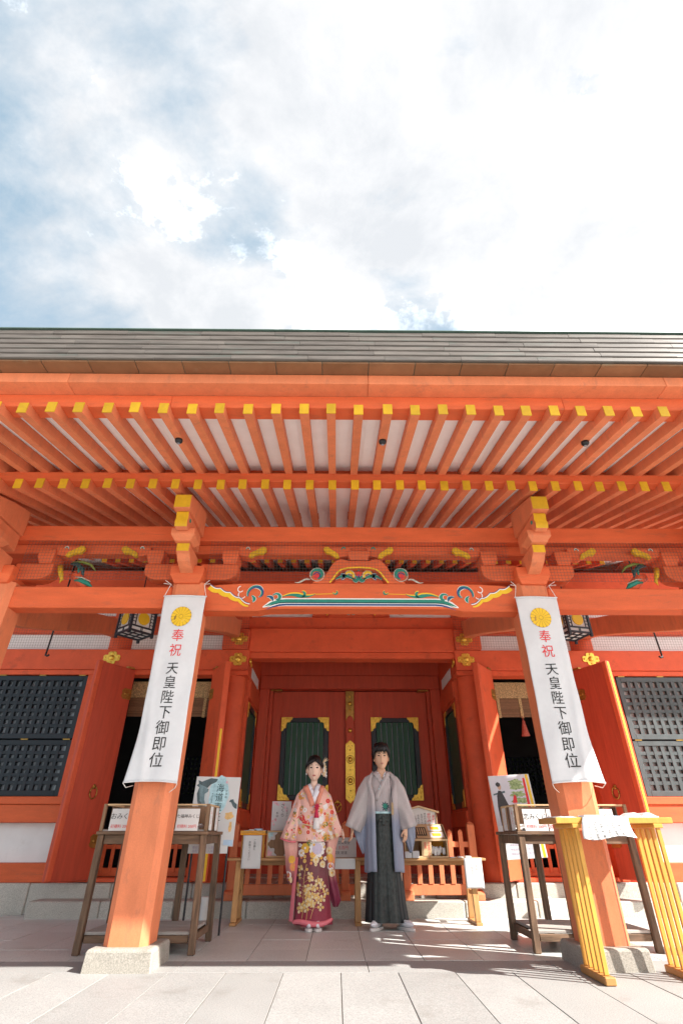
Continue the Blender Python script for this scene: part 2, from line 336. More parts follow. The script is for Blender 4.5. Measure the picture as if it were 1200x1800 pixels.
# --- stone base
def stones(name, x0, x1, n, y0, y1, z0, z1, m='granite_base', gap=.006):
    wd = (x1 - x0) / n
    for i in range(n):
        j = random.uniform(-.003, .003)
        H(MB().box(x0 + i * wd + gap / 2, x0 + (i + 1) * wd - gap / 2, y0 + j, y1, z0, z1 + j * .5, .012), name, m)
stones('base_stone', -8.4, -4.05, 5, 7.98, 9.0, -.05, .315)
stones('base_stone', -4.05, 4.05, 8, 7.98, 9.0, -.05, .312)
stones('base_stone', 4.05, 8.4, 5, 7.98, 9.0, -.05, .315)
stones('step_stone', -3.86, 3.86, 9, 7.62, 7.978, -.05, .160)
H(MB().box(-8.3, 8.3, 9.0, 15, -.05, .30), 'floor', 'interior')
# --- porch pillars with chamfered corners and stone plinths
def pillar(x, y=5.035, hw=.163, ch=.05, zt=3.02):
    lean = -.012 if x > 0 else .012
    def ring(dx_, z): return [(x + dx_ + a, y + b, z) for a, b in ((-hw + ch, -hw), (hw - ch, -hw), (hw, -hw + ch), (hw, hw - ch), (hw - ch, hw), (-hw + ch, hw), (-hw, hw - ch), (-hw, -hw + ch))]
    b = MB(); b.add(ring(-lean, .13) + ring(lean, zt), [list(range(8))[::-1], list(range(8, 16))] + [[i, (i + 1) % 8, 8 + (i + 1) % 8, 8 + i] for i in range(8)])
    p = H(b, 'pillar', 'vermilion')
    q = MB(); h0, h1, c = .245, .232, .02
    x_ = x - lean
    f = lambda h, z: [(x_ - h, y - h, z), (x_ + h, y - h, z), (x_ + h, y + h, z), (x_ - h, y + h, z)]
    vs = f(h0, -.02) + f(h1 + .004, .118) + f(h1 - .01, .132)
    q.add(vs, [(8, 9, 10, 11)] + [[4 * k + i, 4 * k + (i + 1) % 4, 4 * k + 4 + (i + 1) % 4, 4 * k + 4 + i] for k in (0, 1) for i in range(4)])
    q.build('plinth', 'granite_plinth_sunlit', p, bevel=.006)
PX = (-5.63, -3.70, -1.765, 1.765, 3.70, 5.63)[1:5]
for x in PX: pillar(x)
# --- tie beams between the pillars
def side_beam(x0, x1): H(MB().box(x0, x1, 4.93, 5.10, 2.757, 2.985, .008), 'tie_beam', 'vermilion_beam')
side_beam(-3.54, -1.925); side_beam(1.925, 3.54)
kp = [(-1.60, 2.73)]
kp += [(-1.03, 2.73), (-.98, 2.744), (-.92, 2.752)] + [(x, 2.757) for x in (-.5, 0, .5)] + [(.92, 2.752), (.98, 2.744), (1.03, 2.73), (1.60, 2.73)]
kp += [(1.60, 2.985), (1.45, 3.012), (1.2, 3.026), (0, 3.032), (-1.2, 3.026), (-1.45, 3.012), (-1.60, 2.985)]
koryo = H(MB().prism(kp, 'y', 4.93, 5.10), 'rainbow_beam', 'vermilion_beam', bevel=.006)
Yk = 4.9265
def deco(mname, strokes, y=Yk, parent=koryo, name='painted_scroll'):
    for pts, wd in strokes:
        b = MB(); b.ribbon(pts, wd, y); b.build(name, mname, parent, recalc=False)
def mir(strokes): return strokes + [([(-x, z) for x, z in p], wd) for p, wd in strokes]
def band(z, hw_, t, drop=.055, n=28):
    pts = []
    for i in range(n + 1):
        x = -hw_ + 2 * hw_ * i / n; e = max(0, (abs(x) - (hw_ - .20)) / .20); pts.append((x, z - drop * e * e))
    wd = [t * max(.12, 1 - max(0, (abs(p[0]) - (hw_ - .16)) / .16) ** 2) for p in pts]
    return [(pts, wd)]
deco('white_paint', band(2.822, .985, .086), Yk + .001); deco('teal', band(2.832, .965, .042), Yk); deco('teal_dark', band(2.818, .955, .010), Yk - .0006)
deco('navy', band(2.795, .955, .019), Yk)
wave = [(-1.55 + .42 * t, 2.982 - .205 * t - .018 * abs(math.sin(t * 4 * PI)) + .02 * math.sin(t * PI)) for t in [i / 24 for i in range(25)]]
deco('gold_flat', mir([(wave, taper(24, .045, .05, .012))])); deco('white_paint', mir([([(x + .012, z + .024) for x, z in wave], .010)]), Yk - .0006)
deco('navy', mir([([(x + .014, z + .031) for x, z in wave], .006)]), Yk - .0006)
sw = [spiral(-1.06, 2.915, .095, .045, R(200), R(-60), 18), spiral(-.85, 2.872, .045, .018, R(150), R(-130), 14), spiral(-1.115, 2.84, .05, .03, R(80), R(-40), 10), spiral(-.925, 2.83, .055, .035, R(120), R(0), 10)]
deco('white_paint', mir([(p, taper(len(p) - 1, .014, .046, .010)) for p in sw]), Yk)
deco('teal', mir([(p, taper(len(p) - 1, .010, .036, .006)) for p in sw]), Yk - .0006)
deco('navy', mir([([(x * 1 + .010, z - .006) for x, z in sw[0]], taper(18, .004, .022, .004)), (sw[3], taper(10, .004, .02, .004))]), Yk - .0012)
lf = [[(-.80 + .34 * t, 2.876 + .03 * t + .016 * math.sin(t * 2 * PI)) for t in [i / 16 for i in range(17)]], spiral(-.60, 2.915, .045, .02, R(-100), R(80), 10), spiral(-.255, 2.932, .028, .014, R(-170), R(60), 10), [(-.46 + .2 * t, 2.908 + .006 * t) for t in (0, .33, .66, 1)]]
deco('gold_flat', mir([([(x, z + .010) for x, z in lf[0]], taper(16, .004, .05, .004)), ([(x, z + .008) for x, z in lf[1]], taper(10, .006, .034, .008)), (lf[3], .006), ([(x, z + .006) for x, z in lf[2]], taper(10, .006, .022, .006))]), Yk)
deco('teal', mir([(lf[0], taper(16, .003, .040, .003)), (lf[1], taper(10, .004, .03, .006)), (lf[2], taper(10, .004, .02, .006))]), Yk - .0006)
deco('white_paint', mir([(spiral(-1.22, 2.955, .04, .02, R(100), R(330), 12), .009), (spiral(-1.20, 2.895, .045, .03, R(140), R(330), 12), .008)]), Yk)
# --- purlin above the brackets
H(MB().box(-4.72, 4.72, 4.90, 5.12, 3.508, 3.690, .008), 'purlin', 'vermilion_beam')
H(MB().box(-4.72, 4.72, 5.0, 5.13, 3.40, 3.505, .006), 'bracket_beam', 'vermilion_beam')
# --- bracket clusters
def block(cx, y0, y1, hx, z0, zt, z1, hb):      # bearing block: square top, splayed foot
    b = MB(); d = hx - hb; vs = []
    for h, a, c, z in ((hb, y0 + d, y1 - d, z0), (hb + d * .35, y0 + d * .75, y1 - d * .75, z0 + (zt - z0) * .45), (hx, y0, y1, zt), (hx, y0, y1, z1)): vs += [(cx - h, a, z), (cx + h, a, z), (cx + h, c, z), (cx - h, c, z)]
    b.add(vs, [(3, 2, 1, 0), (12, 13, 14, 15)] + [[4 * k + i, 4 * k + (i + 1) % 4, 4 * k + 4 + (i + 1) % 4, 4 * k + 4 + i] for k in range(3) for i in range(4)])
    return b
def bracket(x):
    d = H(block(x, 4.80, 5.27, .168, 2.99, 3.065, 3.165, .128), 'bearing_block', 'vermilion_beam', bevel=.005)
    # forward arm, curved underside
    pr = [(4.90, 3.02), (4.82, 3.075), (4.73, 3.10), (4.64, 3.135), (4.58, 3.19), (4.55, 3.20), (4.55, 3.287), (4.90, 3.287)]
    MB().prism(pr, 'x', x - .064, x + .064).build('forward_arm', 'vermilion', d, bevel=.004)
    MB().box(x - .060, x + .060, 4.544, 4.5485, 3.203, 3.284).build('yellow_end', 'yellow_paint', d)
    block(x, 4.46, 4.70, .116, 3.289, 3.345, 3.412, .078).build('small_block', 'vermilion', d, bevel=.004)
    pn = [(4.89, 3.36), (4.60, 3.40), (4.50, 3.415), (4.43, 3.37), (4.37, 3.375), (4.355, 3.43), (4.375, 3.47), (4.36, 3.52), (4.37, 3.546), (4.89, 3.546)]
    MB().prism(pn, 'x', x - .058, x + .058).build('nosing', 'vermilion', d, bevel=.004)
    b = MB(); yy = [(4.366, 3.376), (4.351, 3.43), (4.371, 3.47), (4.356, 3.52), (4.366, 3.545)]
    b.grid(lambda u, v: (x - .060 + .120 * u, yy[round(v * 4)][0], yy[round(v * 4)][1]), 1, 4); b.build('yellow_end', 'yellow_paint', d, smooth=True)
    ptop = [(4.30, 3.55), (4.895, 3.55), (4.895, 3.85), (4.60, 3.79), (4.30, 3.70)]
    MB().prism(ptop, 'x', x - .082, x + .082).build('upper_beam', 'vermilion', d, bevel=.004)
    MB().prism([(4.2915, 3.555), (4.297, 3.555), (4.297, 3.70), (4.2915, 3.695)], 'x', x - .078, x + .078).build('yellow_end', 'yellow_paint', d)
    MB().ball((x + .062, 4.44, 3.48), .006, .022, .022, 10, 6).build('painted_curl', 'teal', d); MB().ball((x - .062, 4.44, 3.48), .006, .022, .022, 10, 6).build('painted_curl', 'teal', d)
    for s in (-1, 1):       # arms along the beam, small block, painted nosing
        pa = [(.10, 3.07), (.36, 3.07), (.42, 3.085), (.47, 3.12), (.487, 3.16), (.487, 3.245), (.10, 3.245)]
        MB().prism([(x + s * a, z) for a, z in pa], 'y', 4.93, 5.09).build('side_arm', 'vermilion_beam', d, bevel=.005)
        block(x + s * .395, 4.90, 5.12, .086, 3.247, 3.315, 3.398, .066).build('small_block', 'vermilion_beam', d, bevel=.004)
        pb = [(.47, 3.36), (.60, 3.335), (.66, 3.37), (.71, 3.375), (.74, 3.42), (.74, 3.455), (.47, 3.455)]
        MB().prism([(x + s * a, z) for a, z in pb], 'y', 4.935, 5.07).build('side_nosing', 'vermilion_beam', d, bevel=.004)
        cl = [(.585, 3.33), (.62, 3.322), (.655, 3.35), (.70, 3.365), (.735, 3.36), (.775, 3.405), (.765, 3.442), (.725, 3.452), (.69, 3.425), (.645, 3.40), (.60, 3.375)]
        MB().prism([(x + s * a, z) for a, z in cl], 'y', 4.915, 4.955).build('cloud_tip', 'yellow_paint', d, bevel=.004)
        sp_ = spiral(x + s * .565, 3.425, .026, .012, R(-20), R(200), 10)
        b = MB(); b.ribbon(sp_, taper(10, .008, .020, .006), 4.932); b.build('painted_curl', 'teal', d, recalc=False)
        b = MB(); b.ribbon([(a, z + .006) for a, z in sp_], .006, 4.931); b.build('painted_curl', 'white_paint', d, recalc=False)
        if abs(x) > 3 and s * x < 0 or abs(x) < 3: pass
for x in PX: bracket(x)
mat('leaf_carved', (0.16, 0.20, 0.03), 0.6, 0.2, 20, 0.1); mat('flower_edge', (0.50, 0.50, 0.42), 0.6, 0.1, 20, 0)
# --- frog-leg strut with painted carving
def frog_leg(cx, y0, y1, z0, k=1.0, m='vermilion_beam', paint=True, name='frog_leg_strut'):
    o_ = [(-.50, 0), (-.44, .045), (-.38, .07), (-.335, .13), (-.30, .20), (-.25, .262), (-.19, .29), (-.135, .275), (-.115, .265)]
    i_ = [(-.30, 0), (-.262, .055), (-.225, .115), (-.18, .155), (-.11, .172), (0, .178)]
    pts = o_ + [(-a, b) for a, b in o_[::-1]] + [(-a, b) for a, b in i_[:-1]] + [i_[-1]] + i_[:-1][::-1]
    s = H(MB().prism([(cx + a * k, z0 + b * k) for a, b in pts], 'y', y0, y1), name, m, bevel=.006)
    yf = y0 - .0025
    if not paint: return s
    P2 = lambda pts: [(cx + a * k, z0 + b * k) for a, b in pts]
    W = lambda lst: [(P2(p), [q * k for q in wd] if isinstance(wd, list) else wd * k) for p, wd in lst]
    edge = i_ + [(-a, b) for a, b in i_[:-1][::-1]]
    b = MB(); 
    for p, wd in W([([(a * 1.03, c_ + .006) for a, c_ in edge], .016)]): b.ribbon(p, wd, yf)
    b.build('yellow_edge', 'gold_flat', s, recalc=False)
    bp = [(cx + a * k * .97, z0 + b_ * k * .97) for a, b_ in edge]
    H(MB().prism(bp, 'y', y0 + .07, y0 + .085), 'carving_ground', 'red_hall')
    yc = y0 + .05; z0c = z0; z0 = z0 + .022
    P2 = lambda pts: [(cx + a * k, z0 + b * k) for a, b in pts]
    def lay_(mn, lst, y):
        b = MB()
        for p, wd in W(lst): b.ribbon(p, wd, y)
        b.build('painted_carving', mn, s, recalc=False)
    arcs = []
    for sg in (-1, 1):
        arcs += [spiral(sg * .105, .09, .055, .03, R(-60) if sg < 0 else R(240), R(200) if sg < 0 else R(-20), 14),
                 [(sg * (.05 + .20 * t), .045 + .04 * math.sin(t * PI)) for t in [i / 10 for i in range(11)]],
                 spiral(sg * .19, .085, .04, .02, R(-90) if sg < 0 else R(270), R(100) if sg < 0 else R(80), 10),
                 spiral(sg * .04, .05, .032, .012, R(90), R(90 + sg * 300), 12)]
    lay_('flower_edge', [(a, taper(len(a) - 1, .018, .052, .014)) for a in arcs], yc)
    lay_('teal', [(a, taper(len(a) - 1, .012, .042, .01)) for a in arcs[1::4] + arcs[3::4]], yc - .002)
    lay_('gold_flat', [(a, taper(len(a) - 1, .008, .036, .006)) for a in arcs[0::4]], yc - .002)
    lay_('navy', [(a, taper(len(a) - 1, .008, .032, .006)) for a in arcs[2::4]] + [([(0, .05), (0, .075), (0, .10)], [.004, .02, .004])], yc - .002)
    lay_('ink_red', [([(0, .075), (0, .11), (0, .145)], [.05, .036, .006])], yc - .001)
    lay_('teal', [([(0, .145), (0, .16), (0, .172)], [.03, .025, .004])], yc - .003)
    z0 = z0c
    for sg in (-1, 1):
        c0 = (cx + sg * .445 * k, z0 + .095 * k)
        b = MB(); b.tube([(c0[0], y0 - .006, c0[1]), (c0[0], y1 - .05, c0[1])], .079 * k, 20); b.build('scroll', m, s); b = MB(); b.ribbon([(c0[0] + .0755 * k * math.cos(a), c0[1] + .0755 * k * math.sin(a)) for a in [2 * PI * q / 24 for q in range(25)]], .008 * k, y0 - .0075); b.build('painted_curl', 'flower_edge', s, recalc=False)
        b = MB(); b.ribbon([(c0[0] + sg * a, c0[1] + z) for a, z in spiral(0, 0, .060 * k, .050 * k, R(-20), R(265), 18)], taper(18, .012 * k, .04 * k, .012 * k), y0 - .0085); b.build('painted_curl', 'teal', s, recalc=False)
        b = MB(); b.poly([(x_, y0 - .0075, z_) for x_, z_ in circ(c0[0], c0[1] - .02 * k, .034 * k)]); b.build('painted_curl', 'ink_red', s, recalc=False)
        b = MB(); b.ribbon([(c0[0] + sg * a, c0[1] - .012 * k + z) for a, z in spiral(0, 0, .036 * k, .030 * k, R(10), R(240), 14)], .012 * k, y0 - .0085); b.build('painted_curl', 'navy', s, recalc=False)
        tail = [(cx + sg * (.52 + .16 * t) * k, z0 + (.045 - .03 * t + .012 * math.sin(t * 2 * PI)) * k) for t in [i / 10 for i in range(11)]]
        b = MB(); b.ribbon(tail, taper(10, .014 * k, .02 * k, .004 * k), y0 + .01); b.build('painted_curl', 'flower_edge', s, recalc=False)
    return s
frog_leg(-.012, 4.93, 5.08, 3.033, .98)
H(block(-.012, 4.90, 5.12, .118, 3.30, 3.355, 3.398, .092), 'small_block', 'vermilion_beam', bevel=.004)
for s in (-1, 1):
    H(MB().prism([(-.012 + s * a, z) for a, z in [(.09, 3.36), (.22, 3.335), (.27, 3.36), (.30, 3.42), (.30, 3.455), (.09, 3.455)]], 'y', 4.935, 5.07), 'side_nosing', 'vermilion_beam', bevel=.004)
    H(MB().prism([(-.012 + s * a, z) for a, z in [(.205, 3.325), (.24, 3.32), (.275, 3.35), (.31, 3.37), (.345, 3.375), (.375, 3.42), (.36, 3.452), (.325, 3.45), (.29, 3.42), (.25, 3.395), (.215, 3.365)]], 'y', 4.915, 4.955), 'cloud_tip', 'yellow_paint', bevel=.004)
    b = MB(); b.ribbon([(-.012 + s * a, z) for a, z in spiral(.155, 3.43, .026, .012, R(-20), R(200), 10)], taper(10, .008, .02, .006), 4.93); H(b, 'painted_curl', 'teal', recalc=False)
# carved, painted beam ends of the side bays
for sx in (-1, 1):
    T = lambda p: (sx * p[0], p[1], p[2])
    b = MB(); b.tube([T(q) for q in [(-3.10, 5.05, 3.30), (-3.02, 5.03, 3.285), (-2.94, 5.02, 3.22), (-2.92, 5.02, 3.13)]], [.012, .026, .022, .006], 8); H(b, 'carved_beam_end', 'teal_dark', smooth=True)
    b = MB(); b.tube([T(q) for q in [(-3.08, 5.04, 3.315), (-2.96, 5.02, 3.31), (-2.86, 5.02, 3.27), (-2.80, 5.02, 3.20)]], [.008, .017, .014, .004], 8); H(b, 'carved_beam_end', 'leaf_carved', smooth=True)
    b = MB(); b.tube([T(q) for q in [(-3.00, 5.03, 3.29), (-2.98, 5.02, 3.20), (-2.97, 5.02, 3.15)]], [.010, .013, .003], 8); H(b, 'carved_beam_end', 'teal', smooth=True)
    b = MB(); b.tube([T(q) for q in [(-3.16, 4.98, 3.23), (-3.125, 4.95, 3.15), (-3.09, 4.95, 3.07), (-3.105, 4.95, 3.03)]], [.030, .027, .018, .004], 8); H(b, 'carved_beam_end', 'yellow_paint', smooth=True)
    b = MB(); b.tube([T(q) for q in [(-2.99, 5.02, 3.095), (-2.92, 5.0, 3.085), (-2.84, 5.0, 3.05), (-2.78, 5.0, 3.005)]], [.014, .026, .026, .006], 8); H(b, 'carved_beam_end', 'teal', smooth=True)
    b = MB(); b.tube([T(q) for q in [(-2.98, 4.99, 3.118), (-2.90, 4.975, 3.105), (-2.80, 4.975, 3.06)]], [.004, .007, .003], 6); H(b, 'carved_beam_end', 'flower_edge', smooth=True)
    b = MB(); b.tube([T(q) for q in [(-3.06, 5.06, 3.17), (-2.98, 5.05, 3.14), (-2.90, 5.05, 3.06), (-2.86, 5.05, 3.0)]], [.04, .06, .06, .05], 10); H(b, 'carved_beam_end', 'red_hall', smooth=True)
# --- tie beams from pillars back to the hall columns
for x, xe in ((-3.70, -3.72), (-1.765, -1.86), (1.765, 1.86), (3.70, 3.72)):
    n = 14; top = []; bot = []
    for i in range(n + 1):
        t = i / n; y = 5.20 + (8.16 - 5.20) * t; z = 2.80 + .86 * (t ** 1.3) + .10 * math.sin(t * PI); hh = .12 + .02 * math.sin(t * PI)
        if t > .9: hh += .05 * (t - .9) / .1
        top.append((y, z + hh)); bot.append((y, z - hh))
    b = MB(); h2 = .085
    vs = [(x + (xe - x) * i / n + s_ * h2, *q) for i in range(n + 1) for s_, q in ((-1, bot[i]), (1, bot[i]), (1, top[i]), (-1, top[i]))]
    b.add(vs, [[4 * i + k, 4 * i + (k + 1) % 4, 4 * i + 4 + (k + 1) % 4, 4 * i + 4 + k] for i in range(n) for k in range(4)])
    H(b, 'shrimp_beam', 'vermilion', bevel=.008)
# --- rafters
SP = .2195; X0R = -.072
def raf_mesh(name, y0, y1, zb0, zb1, hgt, hwid, m):
    b = MB(); h = hwid
    vs = [(-h, y0, zb0), (h, y0, zb0), (h, y1, zb1), (-h, y1, zb1), (-h, y0, zb0 + hgt), (h, y0, zb0 + hgt), (h, y1, zb1 + hgt), (-h, y1, zb1 + hgt)]
    b.add(vs, [(3, 2, 1, 0), (4, 5, 6, 7), (0, 1, 5, 4), (1, 2, 6, 5), (2, 3, 7, 6), (3, 0, 4, 7)])
    me = b.mesh(name); me.materials.append(M[m]); return me
def tip_mesh(y0, zb0, hgt, hwid, sl):
    b = MB(); h = hwid + .0015; e = .0015; d = .006
    b.add([(-h, y0 - e, zb0 - e), (h, y0 - e, zb0 - e), (h, y0 + d, zb0 - e + d * sl), (-h, y0 + d, zb0 - e + d * sl), (-h, y0 - e, zb0 + hgt + e), (h, y0 - e, zb0 + hgt + e), (h, y0 + d, zb0 + hgt + e + d * sl), (-h, y0 + d, zb0 + hgt + e + d * sl)],
          [(3, 2, 1, 0), (4, 5, 6, 7), (0, 1, 5, 4), (1, 2, 6, 5), (2, 3, 7, 6), (3, 0, 4, 7)])
    me = b.mesh('yellow_end'); me.materials.append(M['yellow_paint']); return me
ru, tu = raf_mesh('rafter', 3.03, 5.6, 3.622, 3.622 + .23 * 2.57, .098, .035, 'vermilion'), tip_mesh(3.03, 3.622, .098, .035, .23)
rl, tl = raf_mesh('rafter', 4.17, 8.1, 3.687, 3.687 + .30 * 3.93, .108, .036, 'vermilion'), tip_mesh(4.17, 3.687, .108, .036, .30)
rh, th_ = raf_mesh('rafter', 7.60, 9.4, 4.585, 4.585 + .33 * 1.8, .12, .038, 'red_hall'), tip_mesh(7.60, 4.585, .12, .038, .33)
for k in range(-21, 22):
    x = X0R + SP * k
    if abs(x) > 4.62: continue
    for me, t in ((ru, tu), (rl, tl)):
        r_ = place('rafter', me, hall, (x + random.uniform(-.006, .006), random.uniform(-.006, .006), random.uniform(-.003, .003)))
        place('yellow_end', t, r_, WORLD[r_.name])
    if abs(x) < 4.2:
        r_ = place('rafter', rh, hall, (x, 0, 0)); place('yellow_end', th_, r_, WORLD[r_.name])
def slope_board(name, y0, z0, y1, z1, t, m, x=4.70): H(MB().prism([(y0, z0), (y1, z1), (y1, z1 + t), (y0, z0 + t)], 'x', -x, x), name, m)
for i in range(16):       # white boards between the rafters, laid in lengths
    x0 = -4.70 + 9.4 / 16 * i; x1 = x0 + 9.4 / 16
    H(MB().prism([(3.14, 3.622 + .11 * .23 + .104), (4.35, 3.622 + 1.32 * .23 + .104), (4.35, 3.622 + 1.32 * .23 + .124), (3.14, 3.622 + .11 * .23 + .124)], 'x', x0 + .0006, x1 - .0006), 'soffit_board', 'soffit_white')
    H(MB().prism([(4.28, 3.687 + .11 * .30 + .114), (8.1, 3.687 + 3.93 * .30 + .114), (8.1, 3.687 + 3.93 * .30 + .134), (4.28, 3.687 + .11 * .30 + .134)], 'x', x0 + .0006, x1 - .0006), 'soffit_board', 'soffit_white')
slope_board('soffit_board', 7.63, 4.72, 9.4, 4.72 + .33 * 1.77, .02, 'soffit_white')
H(MB().box(-4.70, 4.70, 4.205, 4.32, 3.800, 3.905, .004), 'eave_batten', 'vermilion_beam')
H(MB().box(-4.70, 4.70, 4.325, 4.36, 3.852, 4.06), 'eave_filler', 'vermilion_beam')  # board added to stop sky light leaking in above the batten
# eave edge boards
def run(name, m, y0, y1, z0, z1, n, c=.004):
    for i in range(n):
        a = -4.74 + 9.48 / n * i; H(MB().box(a + .0008, a + 9.48 / n - .0008, y0, y1, z0, z1, c), name, m)
run('eave_board', 'vermilion_beam', 3.075, 3.215, 3.722, 3.850, 3)
run('eave_board', 'vermilion', 2.935, 3.30, 3.852, 3.948, 4)
npan = 26; pw = 9.48 / npan
for i in range(npan): 
    a = -4.74 + pw * i; H(MB().box(a + .0025, a + pw - .0025, 2.815, 2.99, 3.950 + random.uniform(0, .0015), 3.966, .002), 'copper_panel', 'copper_under')
H(MB().box(-4.74, 4.74, 2.82, 3.3, 3.958, 3.97), 'copper_seam', 'copper_green')
# layered copper edge
lay_h = (.362) / 6
for j in range(6):
    z0 = 3.968 + lay_h * j; off = random.random(); wd = .60; n = int(9.48 / wd) + 2
    for i in range(n):
        a = max(-4.76, -4.76 + (i - off) * wd); e = min(4.76, -4.76 + (i + 1 - off) * wd)
        if e - a < .02: continue
        y = 2.800 + .004 * j + random.uniform(-.0015, .0015); k_ = random.uniform(-.0018, .0018)
        pr = [(y, z0 + .001 + k_), (y - .004, z0 + .008 + k_), (y + .004, z0 + lay_h * .9), (y + .026, z0 + lay_h + .004), (3.2, z0 + lay_h + .006), (3.2, z0 + .001), (y + .01, z0 - .001)]
        H(MB().prism(pr, 'x', a + .001, e - .001), 'copper_strip', 'copper')
H(MB().box(-4.77, 4.77, 2.812, 3.2, 4.336, 4.346, .003), 'copper_edge', 'copper_green')
# roof planes (seen only from above) and closed gable ends of the porch
H(MB().prism([(2.86, 4.285), (10.2, 7.66), (10.2, 7.76), (2.86, 4.338)], 'x', -4.77, 4.77), 'porch_roof', 'roof_copper')
H(MB().prism([(6.55, 5.0), (13.0, 9.2), (19.5, 5.0), (19.5, 5.45), (13.0, 9.7), (6.55, 5.45)], 'x', -9.6, 9.6), 'main_roof', 'roof_copper')
for s in (-1, 1):
    H(MB().prism([(3.0, 3.80), (4.3, 4.10), (8.2, 5.0), (8.2, 6.70), (3.0, 4.33)], 'x', s * 4.705, s * 4.755), 'gable_board', 'vermilion')
    H(MB().box(min(s * 4.8, s * 9.5), max(s * 4.8, s * 9.5), 6.6, 8.6, 4.92, 5.0), 'eave_soffit', 'red_hall')

# ================================================================ front wall of the hall
XC_ = 1.83
def column(x, r_=.185, z1=4.35): H(MB().lathe([(r_, .31), (r_, z1)], 28, Matrix.Translation((x, 8.25, 0))), 'column', 'red_hall', smooth=False)
def round_column(x, r_=.188, z1=4.35):
    b = MB(); n = 32
    vs = [(x + r_ * math.cos(2 * PI * k / n), 8.25 + r_ * math.sin(2 * PI * k / n), z) for z in (.31, z1) for k in range(n)]
    b.add(vs, [[k, (k + 1) % n, n + (k + 1) % n, n + k] for k in range(n)]); H(b, 'column', 'red_hall', smooth=True)
for x in (-7.3, -3.70, -XC_, XC_, 3.70, 7.3): round_column(x)
for s in (-1, 1):
    a, e = (min(s * 1.60, s * 8.3), max(s * 1.60, s * 8.3))
    H(MB().box(a, e, 8.02, 8.30, 2.975, 3.285, .006), 'lintel', 'red_hall'); H(MB().box(a, e, 8.04, 8.26, 2.90, 2.972, .006), 'lintel_batten', 'red_hall')
    for (p, q) in ((1.98, 3.53), (3.87, 7.1)):
        H(MB().box(min(s * p, s * q), max(s * p, s * q), 8.20, 8.26, 3.287, 3.575), 'wall_panel', 'plaster')
        H(MB().box(min(s * p, s * q), max(s * p, s * q), 8.20, 8.26, 3.865, 4.30), 'wall_panel', 'plaster')
    H(MB().box(min(s * 2.0, s * 8.3), max(s * 2.0, s * 8.3), 8.12, 8.32, 3.577, 3.863, .006), 'wall_beam', 'red_hall')
    H(MB().box(min(s * 1.62, s * 2.035), max(s * 1.62, s * 2.035), 8.0, 8.32, 3.292, 3.622, .012), 'beam_block', 'red_hall')
H(MB().box(-2.0, 2.0, 8.14, 8.30, 3.64, 3.865, .006), 'wall_beam', 'red_hall')
H(MB().box(-1.64, 1.64, 8.20, 8.26, 3.867, 4.30), 'wall_panel', 'plaster')
H(MB().box(-8.3, 8.3, 8.08, 8.36, 4.302, 4.66, .006), 'wall_plate', 'red_hall')
H(MB().box(-8.3, 8.3, 9.2, 9.5, 4.3, 5.4), 'wall_plate', 'red_hall')
H(MB().box(-1.618, 1.618, 8.04, 8.32, 3.262, 3.640, .008), 'entrance_beam', 'red_hall'); H(MB().box(-1.618, 1.618, 8.06, 8.30, 3.165, 3.259, .008), 'entrance_beam', 'red_hall')
frog_leg(-.01, 8.07, 8.19, 3.866, 1.28, 'red_hall')
# gilt ornaments
def rosette(x, z, y=8.0, s=.10, parent=hall):
    b = MB(); pts = []
    for i in range(24):
        t = 2 * PI * i / 24; q = .74 + .26 * abs(math.cos(2 * t)) ** .7 - .07 * math.cos(8 * t); pts.append((x + s * 1.35 * q * math.cos(t), z + s * q * math.sin(t)))
    b.prism(pts, 'y', y - .012, y); b.ball((x, y - .014, z), s * .42, .028, s * .42, 14, 8)
    for k in range(4):
        t = PI / 2 * k; b.ball((x + s * 1.0 * math.cos(t), y - .012, z + s * .72 * math.sin(t)), s * .16, .012, s * .16, 8, 6)
    return b.build('gilt_ornament', 'gold', parent, bevel=.002)
for s in (-1, 1):
    rosette(s * 1.77, 3.45, 7.998); rosette(s * 1.765, 3.135, 8.018); rosette(s * 3.71, 3.15, 8.018)
    b = MB(); b.ball((s * 1.58, 8.10, 3.12), .02, .06, .05); b.ball((s * 1.56, 8.10, 3.06), .012, .03, .03); H(b, 'gilt_ornament', 'gold', smooth=True)

